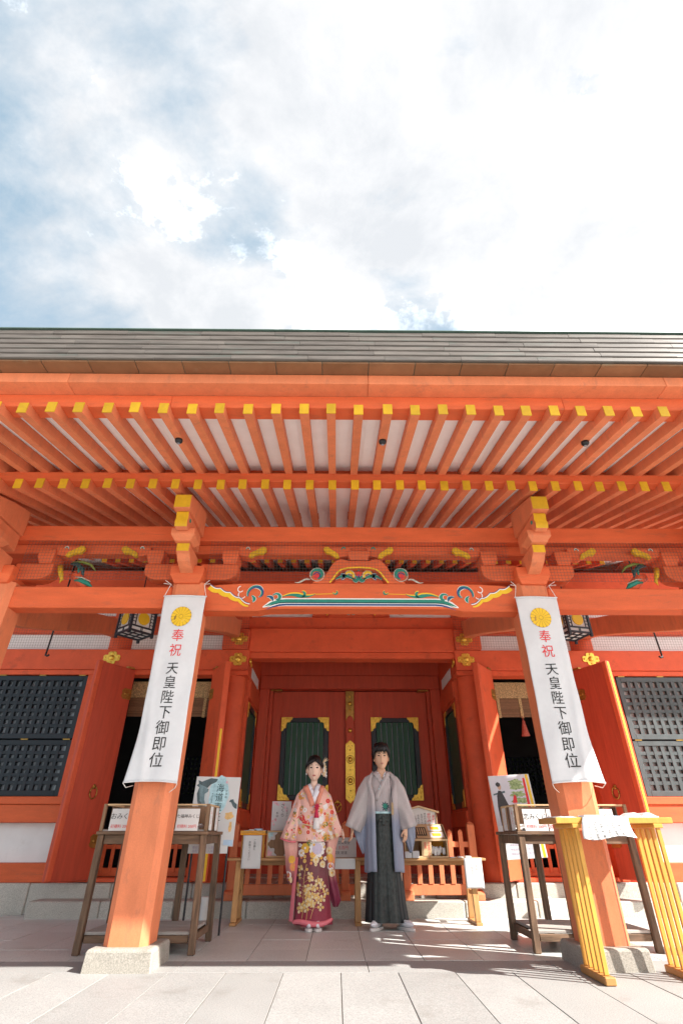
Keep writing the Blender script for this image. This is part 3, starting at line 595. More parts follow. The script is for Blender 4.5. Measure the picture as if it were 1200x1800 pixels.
# --- entrance recess and its double door
for s in (-1, 1):
    f = lambda a, e: (min(s * a, s * e), max(s * a, s * e))
    x0, x1 = f(1.63, 1.75)
    H(MB().box(x0, x1, 8.45, 9.66, .31, 1.16), 'recess_wall', 'red_hall'); H(MB().box(x0, x1, 8.45, 9.66, 2.62, 4.3), 'recess_wall', 'red_hall')
    H(MB().box(x0, x1, 8.45, 8.56, 1.163, 2.617), 'recess_wall', 'red_hall'); H(MB().box(x0, x1, 9.50, 9.66, 1.163, 2.617), 'recess_wall', 'red_hall')
    xi0, xi1 = f(1.60, 1.64); H(MB().box(xi0, xi1, 8.46, 9.65, 2.66, 2.92, .006), 'recess_rail', 'red_hall'); H(MB().box(xi0, xi1, 8.46, 9.65, .92, 1.12, .006), 'recess_rail', 'red_hall')
    xp0, xp1 = f(1.622, 1.628); H(MB().box(xp0, xp1, 8.6, 9.4, 3.0, 3.16), 'wall_panel', 'plaster')
    win = H(MB().box(*f(1.628, 1.70), 8.56, 8.63, 1.165, 2.615).box(*f(1.628, 1.70), 9.43, 9.50, 1.165, 2.615).box(*f(1.628, 1.70), 8.631, 9.429, 2.54, 2.615).box(*f(1.628, 1.70), 8.631, 9.429, 1.165, 1.24), 'side_window', 'lacquer_black')
    for k in range(7): MB().box(*f(1.655, 1.69), 8.645 + .112 * k, 8.745 + .112 * k, 1.241, 2.539).build('green_slat', 'green_slat', win)
    for y_ in (8.56, 9.50):
        for z_ in (1.165, 2.615):
            sy = 1 if y_ < 9 else -1; sz = 1 if z_ < 2 else -1
            b = MB(); b.prism([(y_, z_), (y_ + sy * .20, z_), (y_ + sy * .17, z_ + sz * .07), (y_ + sy * .08, z_ + sz * .09), (y_ + sy * .065, z_ + sz * .2), (y_, z_ + sz * .23)], 'x', *f(1.618, 1.6265)); b.build('gilt_corner', 'gold', win)
    H(MB().box(*f(1.44, 1.62), 9.60, 9.80, .31, 3.06, .012), 'door_jamb', 'red_door'); H(MB().box(*f(1.38, 1.438), 9.68, 9.80, .31, 3.06, .006), 'door_jamb', 'red_door')
H(MB().box(-1.62, 1.62, 9.60, 9.80, 3.062, 3.30, .012), 'door_head', 'red_door'); H(MB().box(-1.75, 1.75, 9.64, 9.80, 3.302, 4.3), 'recess_wall', 'red_door')
H(MB().box(-1.62, 1.62, 9.62, 9.84, .31, .42, .01), 'door_sill', 'red_door'); H(MB().box(-1.63, 1.63, 8.4, 9.7, 3.9, 3.95), 'recess_ceiling', 'red_hall')
H(MB().box(-1.62, 1.62, 8.9, 9.62, .30, .325), 'recess_floor', 'granite_base')
for s in (-1, 1):
    f = lambda a, e: (min(s * a, s * e), max(s * a, s * e))
    wx0, wx1, wz0, wz1, yf = .375, 1.205, 1.315, 2.60, 9.80
    b = MB(); b.box(*f(.04, wx0), yf, yf + .07, .42, 3.055, .004); b.box(*f(wx1, 1.38), yf, yf + .07, .42, 3.055, .004); b.box(*f(wx0, wx1), yf + .001, yf + .069, .42, wz0); b.box(*f(wx0, wx1), yf + .001, yf + .069, wz1, 3.055)
    door = H(b, 'door', 'red_door'); 
    b = MB(); t = .085
    b.box(*f(wx0, wx0 + t), yf - .03, yf + .03, wz0, wz1, .008); b.box(*f(wx1 - t, wx1), yf - .03, yf + .03, wz0, wz1, .008); b.box(*f(wx0 + t, wx1 - t), yf - .03, yf + .03, wz0, wz0 + t * .9, .008); b.box(*f(wx0 + t, wx1 - t), yf - .03, yf + .03, wz1 - t * .9, wz1, .008)
    fr = b.build('window_frame', 'lacquer_black', door)
    ns = 7; sw_ = (wx1 - wx0 - 2 * t) / ns
    for k in range(ns): MB().box(*f(wx0 + t + sw_ * k + .010, wx0 + t + sw_ * (k + 1) - .010), yf - .012, yf + .015, wz0 + t * .9 - .01, wz1 - t * .9 + .01, .004).build('green_slat', 'green_slat', door)
    MB().box(*f(wx0 + t, wx1 - t), yf + .03, yf + .04, wz0 + .03, wz1 - .03).build('window_back', 'pane', door)
    for cx_, dx_ in ((wx0, 1), (wx1, -1)):
        for cz_, dz_ in ((wz0, 1), (wz1, -1)):
            pts = [(0, 0), (.20, 0), (.19, .035), (.165, .05), (.15, .085), (.11, .085), (.095, .10), (.085, .14), (.085, .175), (.05, .19), (.035, .225), (0, .235)]
            b = MB(); b.prism([(s * (cx_ - .006 * dx_ + dx_ * a), cz_ - .006 * dz_ + dz_ * c_) for a, c_ in pts], 'y', yf - .042, yf - .031)
            for a, c_ in ((.04, .04), (.10, .035), (.035, .11), (.15, .02), (.02, .17)): b.ball((s * (cx_ + dx_ * a), yf - .043, cz_ + dz_ * c_), .016, .006, .016, 8, 4)
            b.build('gilt_corner', 'gold', door, bevel=.002)
    b = MB(); ring = [(s * .215 + .062 * math.cos(t), yf - .03, 1.22 + .075 * math.sin(t)) for t in [2 * PI * i / 20 for i in range(21)]]
    b.tube(ring, .007, 6); b.ball((s * .215, yf - .02, 1.29), .03, .02, .03); b.tube([(s * .215 - .05, yf - .03, 1.26), (s * .215, yf - .03, 1.20), (s * .215 + .05, yf - .03, 1.26)], .009, 6); b.tube([(s * .215, yf - .03, 1.20), (s * .215, yf - .03, 1.15)], .009, 6)
    b.build('ring_pull', 'gold', door, smooth=True)
    H(MB().box(*f(1.22, 1.42), 9.66, 9.78, 3.035, 3.06, .006), 'pivot_plate', 'brass_dark')
# centre stile with gilt plates
H(MB().box(-.078, .078, 9.735, 9.80, .42, 3.058, .012), 'door_stile', 'red_door')
def plate(pts, m='gold'): return H(MB().prism(pts, 'y', 9.722, 9.734), 'gilt_plate', m, bevel=.003)
up = plate([(-.074, 3.05), (.074, 3.05), (.074, 2.53), (.045, 2.60), (0, 2.63), (-.045, 2.60), (-.074, 2.53)], 'brass_dark')
lo = plate([(-.080, 2.16), (0, 2.225), (.080, 2.16), (.080, 1.33), (0, 1.265), (-.080, 1.33)])
def stud(x, z, r_, p, m='gold'): 
    b = MB(); b.ball((x, 9.722, z), r_, r_ * .7, r_, 14, 8); b.build('stud', m, p, smooth=True)
for z, r_ in ((2.95, .020), (2.83, .036), (2.72, .016)): stud(0, z, r_, up)
stud(0, 2.38, .036, up)
for z in (1.92, 1.60):
    stud(0, z, .040, lo); b = MB(); b.tube([(.062 * math.cos(t), 9.722, z + .062 * math.sin(t)) for t in [2 * PI * i / 18 for i in range(19)]], .007, 5); b.build('stud_ring', 'brass_dark', lo, smooth=True)
for z in (2.07, 1.76, 1.45): stud(0, z, .012, lo, 'brass_dark')
for z, d in ((2.15, 1), (1.34, -1)):
    for s in (-1, 1): MB().poly([(s * .012, 9.7215, z), (s * .05, 9.7215, z - d * .045), (s * .03, 9.7215, z - d * .005)]).build('engraved_mark', 'brass_dark', lo)

# --- folding door leaves of the side openings
def leaf(hx, hy, fx, fy, inner, gold):
    z0, z1, t = .345, 2.968, .055
    d = Vector((fx - hx, fy - hy, 0)); L_ = d.length; ang = math.atan2(d.y, d.x)
    T = Matrix.Translation((hx, hy, 0)) @ Matrix.Rotation(ang, 4, 'Z')
    l = H(MB().box(0, L_, -t / 2, t / 2, z0, z1, .008, T), 'door', 'red_door' if not inner else 'red_hall')
    # raised stile along the free edge on both faces
    b = MB(); b.box(L_ - .075, L_ - .002, -t / 2 - .016, t / 2 + .016, z0 + .01, z1 - .006, .008, T); b.build('door_stile', 'red_hall', l)
    for z in (.76, 2.60):
        b = MB()
        for sy in (-1, 1):
            b.prism([(0, z - .075), (.13, z - .075), (.165, z - .04), (.15, z), (.165, z + .04), (.13, z + .075), (0, z + .075)], 'y', sy * t / 2, sy * (t / 2 + .006), T)
            for a in (.05, .10): b.ball((a, sy * (t / 2 + .006), z), .02, .012, .02, 8, 5, T)
        b.build('hinge', 'brass_dark', l)
    for sy in (-1, 1):
        b = MB(); b.tube([(L_ * .42 + .052 * math.cos(a), sy * (t / 2 + .014), 1.30 + .070 * math.sin(a)) for a in [2 * PI * i / 18 for i in range(19)]], .008, 6, True, T); b.ball((L_ * .42, sy * (t / 2 + .006), 1.37), .028, .012, .03, 10, 6, T); b.build('ring_pull', 'brass_dark', l, smooth=True)
    for a, e in gold: MB().box(L_ - .001, L_ + .004, -t * .28, t * .28, a, e, 0, T).build('gilt_edge', 'gold_flat', l)
    MB().box(.02, .14, -.03, .03, z1, z1 + .03, .004, T).build('pivot', 'brass_dark', l)
leaf(-3.33, 8.05, -3.68, 7.505, False, []); leaf(-2.11, 8.05, -1.80, 7.53, True, [(1.1, 2.05), (.36, .80)])
leaf(2.12, 8.05, 1.765, 7.545, True, []); leaf(3.40, 8.05, 3.665, 7.455, False, [(.36, 2.95)])
# --- lattice shutters
def lattice(x0, x1, m, pm):
    s = 1 if x0 > 0 else -1; a, e = min(x0, x1), max(x0, x1)
    for z0, z1, yy, nr in ((2.0, 2.885, 8.06, 7), (1.275, 1.985, 8.075, 6)):
        b = MB(); f_ = .07
        b.box(a, a + f_, yy, yy + .07, z0, z1, .004); b.box(e - f_, e, yy, yy + .07, z0, z1, .004); b.box(a + f_, e - f_, yy + .001, yy + .069, z1 - f_, z1, .004); b.box(a + f_, e - f_, yy + .001, yy + .069, z0, z0 + f_, .004)
        win = H(b, 'lattice_shutter', m)
        nc = int(round((e - a - 2 * f_) / .112)); cw = (e - a - 2 * f_) / nc; rh_ = (z1 - z0 - 2 * f_) / nr
        for i in range(1, nc): x = a + f_ + cw * i; MB().box(x - .024, x + .024, yy + .008, yy + .058, z0 + f_, z1 - f_).build('lattice_bar', m, win)
        for j in range(1, nr): z = z0 + f_ + rh_ * j; MB().box(a + f_, e - f_, yy + .012, yy + .054, z - .022, z + .022).build('lattice_bar', m, win)
        MB().box(a + .01, e - .01, yy + .075, yy + .08, z0 + .01, z1 - .01).build('window_pane', pm, win)
        for k in range(3):
            x = e - .09 - .60 * k if s < 0 else a + .09 + .60 * k
            MB().box(x - .05, x + .05, yy - .006, yy + .02, z1 + .001, z1 + .016).build('hinge', 'brass_dark', win)
lattice(-4.02, -7.0, 'lattice_dark', 'pane'); lattice(4.04, 7.0, 'lattice_sunlit', 'pane_paper')
for s in (-1, 1):
    f = lambda a, e: (min(s * a, s * e), max(s * a, s * e))
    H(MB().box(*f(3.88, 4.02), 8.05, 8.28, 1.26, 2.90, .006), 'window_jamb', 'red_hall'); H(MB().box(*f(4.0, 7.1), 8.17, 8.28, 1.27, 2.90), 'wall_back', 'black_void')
    H(MB().box(*f(3.85, 8.3), 8.0, 8.30, 1.175, 1.268, .008), 'sill_beam', 'vermilion_beam'); H(MB().box(*f(3.85, 8.3), 8.02, 8.30, .965, 1.172, .006), 'sill_beam', 'vermilion_beam')
    H(MB().box(*f(3.85, 8.3), 8.17, 8.25, .522, .963), 'wall_panel', 'plaster'); H(MB().box(*f(3.85, 8.3), 8.03, 8.30, .316, .520, .006), 'ground_beam', 'vermilion_beam')
    # side opening frame
    H(MB().box(*f(2.05, 2.10), 8.06, 8.30, .32, 2.90, .004), 'opening_jamb', 'red_hall'); H(MB().box(*f(3.42, 3.52), 8.06, 8.30, .32, 2.90, .004), 'opening_jamb', 'red_hall')
    H(MB().box(*f(2.05, 3.52), 8.08, 8.34, .316, .36, .004), 'threshold', 'red_hall')
# dim interior with a far lattice window on each side, greenery beyond
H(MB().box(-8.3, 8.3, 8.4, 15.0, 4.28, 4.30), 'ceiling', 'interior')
for s in (-1, 1):
    f = lambda a, e: (min(s * a, s * e), max(s * a, s * e))
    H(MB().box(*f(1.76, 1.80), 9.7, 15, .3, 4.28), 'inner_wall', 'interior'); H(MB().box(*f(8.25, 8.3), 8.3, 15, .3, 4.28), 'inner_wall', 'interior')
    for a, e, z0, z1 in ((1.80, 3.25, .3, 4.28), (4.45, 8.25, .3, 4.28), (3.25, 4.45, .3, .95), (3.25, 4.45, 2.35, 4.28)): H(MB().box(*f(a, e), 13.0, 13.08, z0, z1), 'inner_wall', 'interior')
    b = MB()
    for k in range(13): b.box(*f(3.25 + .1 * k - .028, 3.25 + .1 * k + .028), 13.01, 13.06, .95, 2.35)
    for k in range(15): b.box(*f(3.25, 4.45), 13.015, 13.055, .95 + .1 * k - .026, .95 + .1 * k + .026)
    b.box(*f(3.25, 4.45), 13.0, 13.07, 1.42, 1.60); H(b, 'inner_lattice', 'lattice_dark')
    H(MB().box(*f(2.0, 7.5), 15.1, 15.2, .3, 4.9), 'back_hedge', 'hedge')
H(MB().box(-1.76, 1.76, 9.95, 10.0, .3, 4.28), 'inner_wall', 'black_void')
# ================================================================ bird netting (thin cords)
def netting(label, x0, x1, y, z0, z1, st, r_, skip=None):
    b = MB(); n = int((x1 - x0) / st)
    for i in range(n + 1):
        x = x0 + st * i; dy_ = .006 * math.sin(x * 3.1); b.box(x - r_, x + r_, y + dy_ - r_, y + dy_ + r_, z0, z1)
    m_ = int((z1 - z0) / st)
    for j in range(m_ + 1):
        z = z0 + st * j; b.box(x0, x1, y - .004 - r_, y - .004 + r_, z - r_, z + r_)
    o = b.build('bird_net', 'net'); return tag(o, label, 'net', None, 'stuff')
for s in (-1, 1):
    for a, e in ((.19, 1.58), (1.95, 3.52)):
        x0, x1 = min(s * a, s * e), max(s * a, s * e)
        if s > 0 and a < 1: x0, x1 = -1.58, 1.58
        if s < 0 and a < 1: continue
        netting('fine dark bird net stretched over the brackets ' + ('above the painted rainbow beam' if a < 1 else ('of the bay beside the left banner' if s < 0 else 'of the bay beside the right banner')), x0, x1, 4.885, 3.04, 3.50, .034, .0009)
    netting('fine dark bird net stretched before the white wall panels ' + ('on the left of the entrance' if s < 0 else 'on the right of the entrance'), min(s * 1.62, s * 6.2), max(s * 1.62, s * 6.2), 7.97, 3.29, 4.2, .040, .0009)

# ================================================================ banners on the pillars
def banner(sx, label):
    cx = sx * 1.752; hw = .206; zt, zb = 2.845, 1.195
    def fn(u, z):       # u in metres from the centre line
        t = (zt - z) / (zt - zb); q = u / hw
        out_ = -sx                                   # towards the outer side the bottom corner kicks out
        e = max(0, (t - .72) / .28)
        x = cx + (sx * -.0) + u * (1 - .05 * math.sin(min(t, .9) * PI) + .10 * e * e * (1 if q * sx > 0 else .15))
        y = 4.835 - .012 * math.cos(q * 2.2) - .020 * t * t - .055 * e * e * (.35 + .65 * max(0, q * sx)) + .006 * math.sin(q * 5 + t * 9) * t + .004 * math.sin(t * 23 + q * 3)
        y -= .018 * math.exp(-((q * sx - .55 - .25 * math.sin(t * 4)) / .16) ** 2) * t
        zz = z - .012 * e * q * q
        return Vector((x, y, zz))
    bt = thing('banner', label, 'banner', (cx, 4.86, zb), 'white banners on the porch pillars')
    b = MB(); nu, nv = 26, 60
    b.grid(lambda u, v: fn(-hw + 2 * hw * u, zb + (zt - zb) * v), nu, nv)
    o = b.build('cloth', 'cloth_white', bt, smooth=True); md = o.modifiers.new('thickness', 'SOLIDIFY'); md.thickness = .0015; md.offset = 1
    F = lambda d: (lambda u, v: fn(u, v) + Vector((0, -d, 0)))
    b = MB(); p = [fn(-hw + 2 * hw * i / 16, zb + .004) + Vector((0, -.002, 0)) for i in range(17)]; b.tube(p, .006, 6); b.build('hem', 'cloth_white', bt, smooth=True)
    b = MB(); p = [fn(-hw - .008 + (2 * hw + .016) * i / 8, zt) for i in range(9)]; b.tube(p, .007, 6); b.build('rod', 'cloth_white', bt, smooth=True)
    # chrysanthemum crest
    cz = 2.627; f_ = F(.0035)
    b = MB(); b.poly([f_(x, z) for x, z in circ(0, cz, .1015, 48)]); b.build('crest', 'brass_dark', bt, recalc=False)
    f2 = F(.0048); b = MB()
    for k in range(16):
        a0 = 2 * PI * k / 16 + .022; a1 = 2 * PI * (k + 1) / 16 - .022; am = (a0 + a1) / 2
        pts = [(.022 * math.cos(a0), .022 * math.sin(a0)), (.088 * math.cos(a0), .088 * math.sin(a0))] + [(.0865 * math.cos(am) + .0165 * math.cos(am + t), .0865 * math.sin(am) + .0165 * math.sin(am + t)) for t in (-1.2, -.7, 0, .7, 1.2)] + [(.088 * math.cos(a1), .088 * math.sin(a1)), (.022 * math.cos(a1), .022 * math.sin(a1))]
        b.poly([f2(x, cz + z) for x, z in pts])
    b.poly([f2(x, z) for x, z in circ(0, cz, .018, 20)]); b.build('crest_petals', 'gold_flat', bt, recalc=False)['kind'] = 'stuff'
    f3 = F(.004)
    b = MB(); write(b, '奉祝', .125, f3, 0, 2.440, pitch=1.13); b.build('red_lettering', 'ink_red', bt, recalc=False)
    b = MB(); write(b, '天皇陛下御即位', .122, f3, -.004 * sx, 2.129, pitch=1.052); b.build('black_lettering', 'ink', bt, recalc=False)
    # ties
    for q in (-1, 1):
        a = fn(q * hw, zt); px = sx * 1.765 + q * .15
        b = MB(); b.tube([a, Vector((px + q * .02, 4.90, 3.0)), Vector((px + q * .022, 5.10, 3.008))], .0035, 5); b.tube([Vector((px + q * .02, 4.90, 3.0)), Vector((px + q * .075, 4.87, 3.03))], .003, 5); b.tube([Vector((px + q * .02, 4.90, 3.0)), Vector((px + q * .085, 4.87, 2.995))], .003, 5)
        b.build('cord', 'rope', bt)
        a = fn(q * hw, zb); b = MB(); b.tube([a, a + Vector((q * -.02, .03, -.03)), Vector((sx * 1.78 + q * .155, 4.90, zb - .02 - .05 * (q * sx < 0)))], .003, 5); b.build('cord', 'rope', bt)
banner(-1, 'long white banner with gold crest and black characters tied to the left porch pillar')
banner(1, 'long white banner with gold crest and black characters on the right pillar')

# ================================================================ hanging lanterns
def lantern(x, y, zb, ang, label):
    t = thing('hanging_lantern', label, 'lantern', (x, y, zb), 'hanging lanterns under the porch')
    T = Matrix.Translation((x, y, zb)) @ Matrix.Rotation(ang, 4, 'Z'); h = .155; H_ = .30
    b = MB()
    for sx in (-1, 1):
        for sy in (-1, 1): b.box(sx * h - .016, sx * h + .016, sy * h - .016, sy * h + .016, -.035, H_, .003, T)
    for z0, z1 in ((0, .022), (.062, .080), (H_ - .03, H_)):
        for s in (-1, 1): b.box(-h, h, s * h - .011, s * h + .011, z0, z1, 0, T); b.box(s * h - .011, s * h + .011, -h, h, z0, z1, 0, T)
    for k in (-.05, .05): b.box(-h, h, k - .006, k + .006, .004, .016, 0, T); b.box(k - .006, k + .006, -h, h, .003, .017, 0, T)
    b.build('frame', 'lacquer_black', t)
    for r_ in range(4):
        Tr = T @ Matrix.Rotation(PI / 2 * r_, 4, 'Z')
        MB().box(-h + .012, h - .012, -h + .002, -h + .006, .02, H_ - .02, 0, Tr).build('paper_panel', 'paper', t)
        b = MB()
        for sx in (-1, 1):
            b.box(sx * .098 - .005, sx * .098 + .005, -h - .006, -h + .001, .08, H_ - .03, 0, Tr)
            for k in range(4): b.box(min(sx * .103, sx * .14), max(sx * .103, sx * .14), -h - .005, -h + .001, .118 + .04 * k, .126 + .04 * k, 0, Tr)
        b.box(-.012, -.006, -h - .006, -h + .001, .022, .062, 0, Tr); b.box(.006, .012, -h - .006, -h + .001, .022, .062, 0, Tr)
        b.build('muntin', 'lacquer_black', t)
        c = MB(); vs = [(.078 * math.cos(a) * (1 + .03 * math.cos(16 * a)), -h - .0115, .178 + .078 * math.sin(a) * (1 + .03 * math.cos(16 * a))) for a in [2 * PI * k / 64 for k in range(64)]]
        vs2 = [(p[0], -h - .002, p[2]) for p in vs]; c.add(vs + vs2, [list(range(64)), list(range(64, 128))] + [[i, (i + 1) % 64, 64 + (i + 1) % 64, 64 + i] for i in range(64)], Tr)
        c.build('gilt_crest', 'gold_flat', t)
    MB().box(-h + .01, h - .01, -h + .01, h - .01, .018, .022, 0, T).build('paper_panel', 'paper', t)
    b = MB(); e = .245
    vs = [(-e, -e, H_ + .02), (e, -e, H_ + .02), (e, e, H_ + .02), (-e, e, H_ + .02), (-e, -e, H_ + .045), (e, -e, H_ + .045), (e, e, H_ + .045), (-e, e, H_ + .045), (-.05, -.05, H_ + .17), (.05, -.05, H_ + .17), (.05, .05, H_ + .17), (-.05, .05, H_ + .17)]
    for s in (0, 1, 2, 3): vs[s] = (vs[s][0] * 1.08, vs[s][1] * 1.08, vs[s][2] + .03); vs[4 + s] = (vs[4 + s][0] * 1.08, vs[4 + s][1] * 1.08, vs[4 + s][2] + .035)
    b.add(vs, [(3, 2, 1, 0), (8, 9, 10, 11)] + [(i, (i + 1) % 4, 4 + (i + 1) % 4, 4 + i) for i in range(4)] + [(4 + i, 4 + (i + 1) % 4, 8 + (i + 1) % 4, 8 + i) for i in range(4)], T); b.build('canopy', 'lacquer_black', t, bevel=.004)
    b = MB(); b.tube([T @ Vector((0, 0, H_ + .16)), T @ Vector((0, 0, H_ + 1.55))], .007, 6); b.build('chain', 'iron', t)
    for sx in (-1, 1):
        for sy in (-1, 1): b = MB(); b.ball((sx * e * 1.06, sy * e * 1.06, H_ + .075), .018, .018, .03, 8, 6, T); b.build('corner_knob', 'teal', t, smooth=True)
lantern(-2.80, 6.40, 2.965, R(50), 'black square lantern with gold crests hanging to the left of the left banner')
lantern(2.76, 6.40, 2.965, R(14), 'black square lantern with gold crests half hidden behind the right banner')

# iron rods for hooking the shutters up
for s, lb in ((-1, 'thin black iron hook rod hanging above the dark lattice window on the left'), (1, 'thin black iron hook rod hanging above the sunlit lattice window on the right')):
    b = MB(); x = s * 3.945; b.tube([(x - s * .03, 6.6, 4.32), (x, 6.6, 2.80)], .011, 8); b.tube([(x, 6.6, 2.80), (x - s * .004, 6.59, 2.765), (x - s * .03, 6.585, 2.755), (x - s * .05, 6.59, 2.775)], .012, 8); b.ball((x - s * .03, 6.6, 4.32), .03, .03, .03)
    tag(b.build('iron_rod', 'iron', smooth=True), lb, 'rod', 'iron rods for the shutters')
# small lamps under the eaves
for x, z, lb in ((-1.6085, 3.727, 'small black round fitting on a rafter near the left end of the eaves'), (.1475, 3.727, 'small black round fitting on a rafter near the middle of the eaves'), (1.9035, 3.727, 'small black round fitting on a rafter near the right end of the eaves')):
    t = thing('eave_fitting', lb, 'fitting', (x, 3.47, z), 'small black fittings under the rafters')
    T = Matrix.Translation((x, 3.47, z - .003)) @ Matrix.Rotation(R(13), 4, 'X')
    b = MB(); b.lathe([(.030, 0), (.034, -.012), (.030, -.030), (.016, -.042)], 16, T); b.build('housing', 'iron', t, smooth=True)
    b = MB(); b.lathe([(.014, -.040), (.014, -.046)], 12, T); b.build('lens', 'pane', t)

# bamboo blinds in the side openings
for s, lb in ((-1, 'rolled brown bamboo blind with brocade border behind the left banner'), (1, 'brown bamboo blind with brocade border and red tassel in the right opening')):
    f = lambda a, e: (min(s * a, s * e), max(s * a, s * e)); t = thing('bamboo_blind', lb, 'blind', (s * 2.75, 8.36, 2.30), 'bamboo blinds in the side openings')
    MB().box(*f(2.10, 3.42), 8.34, 8.36, 2.63, 2.87).build('brocade_border', 'brocade', t)
    for k in range(20): MB().box(*f(2.10, 3.42), 8.345 - .002 * (k > 12), 8.356, 2.355 + .0135 * k, 2.3665 + .0135 * k).build('bamboo_slat', 'bamboo', t)
    for x in (2.26, 2.60, 3.1): MB().box(*f(x - .022, x + .022), 8.332, 8.338, 2.34, 2.87).build('brocade_strip', 'brocade', t)
    if s > 0 or True:
        b = MB(); x = s * 2.59; b.tube([(x, 8.31, 2.36), (x, 8.31, 2.29)], .006, 6); b.ball((x, 8.31, 2.28), .022, .022, .025)
        b.lathe([(.018, 2.27), (.032, 2.22), (.050, 2.13), (.062, 2.08)], 18, Matrix.Translation((x, 8.31, 0))); b.build('tassel', 'tassel', t, smooth=True)

# ================================================================ fortune slip tables
def hand_table(s, label):
    x0, x1, y0, y1 = (-2.345, -1.385, 5.42, 6.13) if s < 0 else (1.40, 2.44, 5.47, 6.18)
    t = thing('side_table', label, 'table', ((x0 + x1) / 2, (y0 + y1) / 2, 0), 'old wooden fortune slip tables')
    for k in range(3):
        a = y0 + (y1 - y0) / 3 * k; MB().box(x0 - .012, x1 + .012, a + .0008 - .012 * (k == 0), a + (y1 - y0) / 3 - .0008 + .012 * (k == 2), .826, .853, .004).build('top_plank', 'wood_old_h', t)
    lx = [x0 + .028, (-1.725 if s < 0 else 1.765), x1 - .028]
    for x in lx:
        for y in (y0 + .028, y1 - .028):
            b = MB(); sp = .012 * (1 if x > (x0 + x1) / 2 else -1) * (x != lx[1])
            b.add([(x - .027 + sp, y - .027, 0), (x + .027 + sp, y - .027, 0), (x + .027 + sp, y + .027, 0), (x - .027 + sp, y + .027, 0), (x - .027, y - .027, .826), (x + .027, y - .027, .826), (x + .027, y + .027, .826), (x - .027, y + .027, .826)], [(3, 2, 1, 0), (4, 5, 6, 7)] + [(i, (i + 1) % 4, 4 + (i + 1) % 4, 4 + i) for i in range(4)])
            b.build('leg', 'wood_old', t, bevel=.005)
    for y in (y0 + .020, y1 - .038):
        for a, e in ((lx[0] + .028, lx[1] - .028), (lx[1] + .028, lx[2] - .028)):
            MB().box(a, e, y, y + .018, .755, .825, .003).build('apron', 'wood_old_h', t); MB().box(a, e, y + .004, y + .026, .075, .125, .003).build('stretcher', 'wood_old_h', t)
    for x in (x0 + .018, x1 - .036): MB().box(x, x + .018, y0 + .056, y1 - .056, .755, .825, .003).build('apron', 'wood_old', t); MB().box(x, x + .02, y0 + .056, y1 - .056, .075, .125, .003).build('stretcher', 'wood_old', t)
    for k in range(2): 
        a = y0 + .03 + (y1 - y0 - .06) / 2 * k; MB().box(x0 + .05, x1 - .05, a + .001, a + (y1 - y0 - .06) / 2 - .001, .127, .150, .004).build('shelf', 'wood_grey', t)
    # glazed box of fortune slips on top
    bx = thing('slip_box', ('open topped wooden slip box with white price cards behind the left pillar' if s < 0 else 'open topped wooden slip box with white price cards behind the yellow stand'), 'box', ((x0 + x1) / 2, (y0 + y1) / 2, .853), 'fortune slip boxes on the side tables')
    z0, z1 = .8535, 1.066; ye = y0 + .50
    xs = [x0 + .015, x0 + .52, x1 - .015] if s < 0 else [x0 + .015, x0 + .52, x1 - .015]
    MB().box(x0 + .015, x1 - .015, y0 + .02, ye, z0, z0 + .012).build('floor', 'wood_grey', bx)
    MB().box(x0 + .015, x1 - .015, ye, ye + .015, z0, z1, .002).build('back_panel', 'wood_box', bx)
    for x in xs:
        MB().box(x - .014, x + .014, y0 + .004, y0 + .034, z0, z1 - .0005, .003).build('post', 'wood_box', bx)
        if x != xs[1]: MB().box(x - .008, x + .008, y0 + .2, y0 + .30, z0 + .012, z1 - .004, .002).build('side_panel', 'wood_old', bx); MB().box(x - .010, x + .010, ye - .03, ye - .001, z0, z1 - .001, .002).build('post', 'wood_box', bx); MB().box(x - .009, x + .009, y0 + .035, ye - .031, z1 - .016, z1, .002).build('rail', 'wood_pale', bx); MB().box(x - .009, x + .009, y0 + .035, ye - .031, z0 + .0005, z0 + .018, .002).build('rail', 'wood_old', bx)
        else: MB().box(x - .006, x + .006, y0 + .035, ye - .001, z0 + .012, z1 - .01).build('divider', 'wood_grey', bx)
    for i in range(2): MB().box(xs[i] + .015, xs[i + 1] - .015, y0 + .008, y0 + .022, z1 - .014, z1 - .001, .002).build('rail', 'wood_pale', bx)
    def card(x, w_, a, c_, y=y0 - .004, h=.172):
        b = MB(); T = Matrix.Translation((x, y, z0 + .002)) @ Matrix.Rotation(R(-6), 4, 'X'); b.box(-w_ / 2, w_ / 2, 0, .004, 0, h, 0, T); k = b.build('price_card', 'paper', bx)
        fn = lambda u, v: T @ Vector((u, -.0015, v))
        d = MB(); write(d, a, min(.068, w_ / (len(a) * .98)), fn, 0, h * .66, False); d.build('black_lettering', 'ink', k, recalc=False)
        d = MB(); write(d, c_, .040 if len(c_) < 5 else w_ / len(c_) * 1.22, fn, 0, h * .20, False); d.build('red_lettering', 'ink_red', k, recalc=False)
    if s < 0: card(-2.155, .21, 'おみくじ', '初穂料 200円'); card(-1.57, .20, '七福神みくじ', '初穂料 200円')
    else: card(1.575, .21, '恋みくじ', '初穂料 200円'); card(2.20, .20, 'おみくじ', '初穂料 200円'); card(1.735, .09, 'みくじ', '200円', h=.17)
    for yy in (y0 + .10, y0 + .36):       # cards along the inner side of the end
        x = (x1 + .002) if s < 0 else (x0 - .004); MB().box(x, x + .003, yy - .05, yy + .06, z0 + .006, z1 - .02).build('end_card', 'paper', bx)
        d = MB(); fx = (x + .0035) if s < 0 else (x - .0005)
        write(d, 'みくじ', .034, lambda u, v: Vector((fx, yy + .005 + (u if s < 0 else -u), v)), 0, z0 + .145); d.build('small_lettering', 'ink_red', bx, recalc=False)
    random.seed(5 + s)
    b = MB()
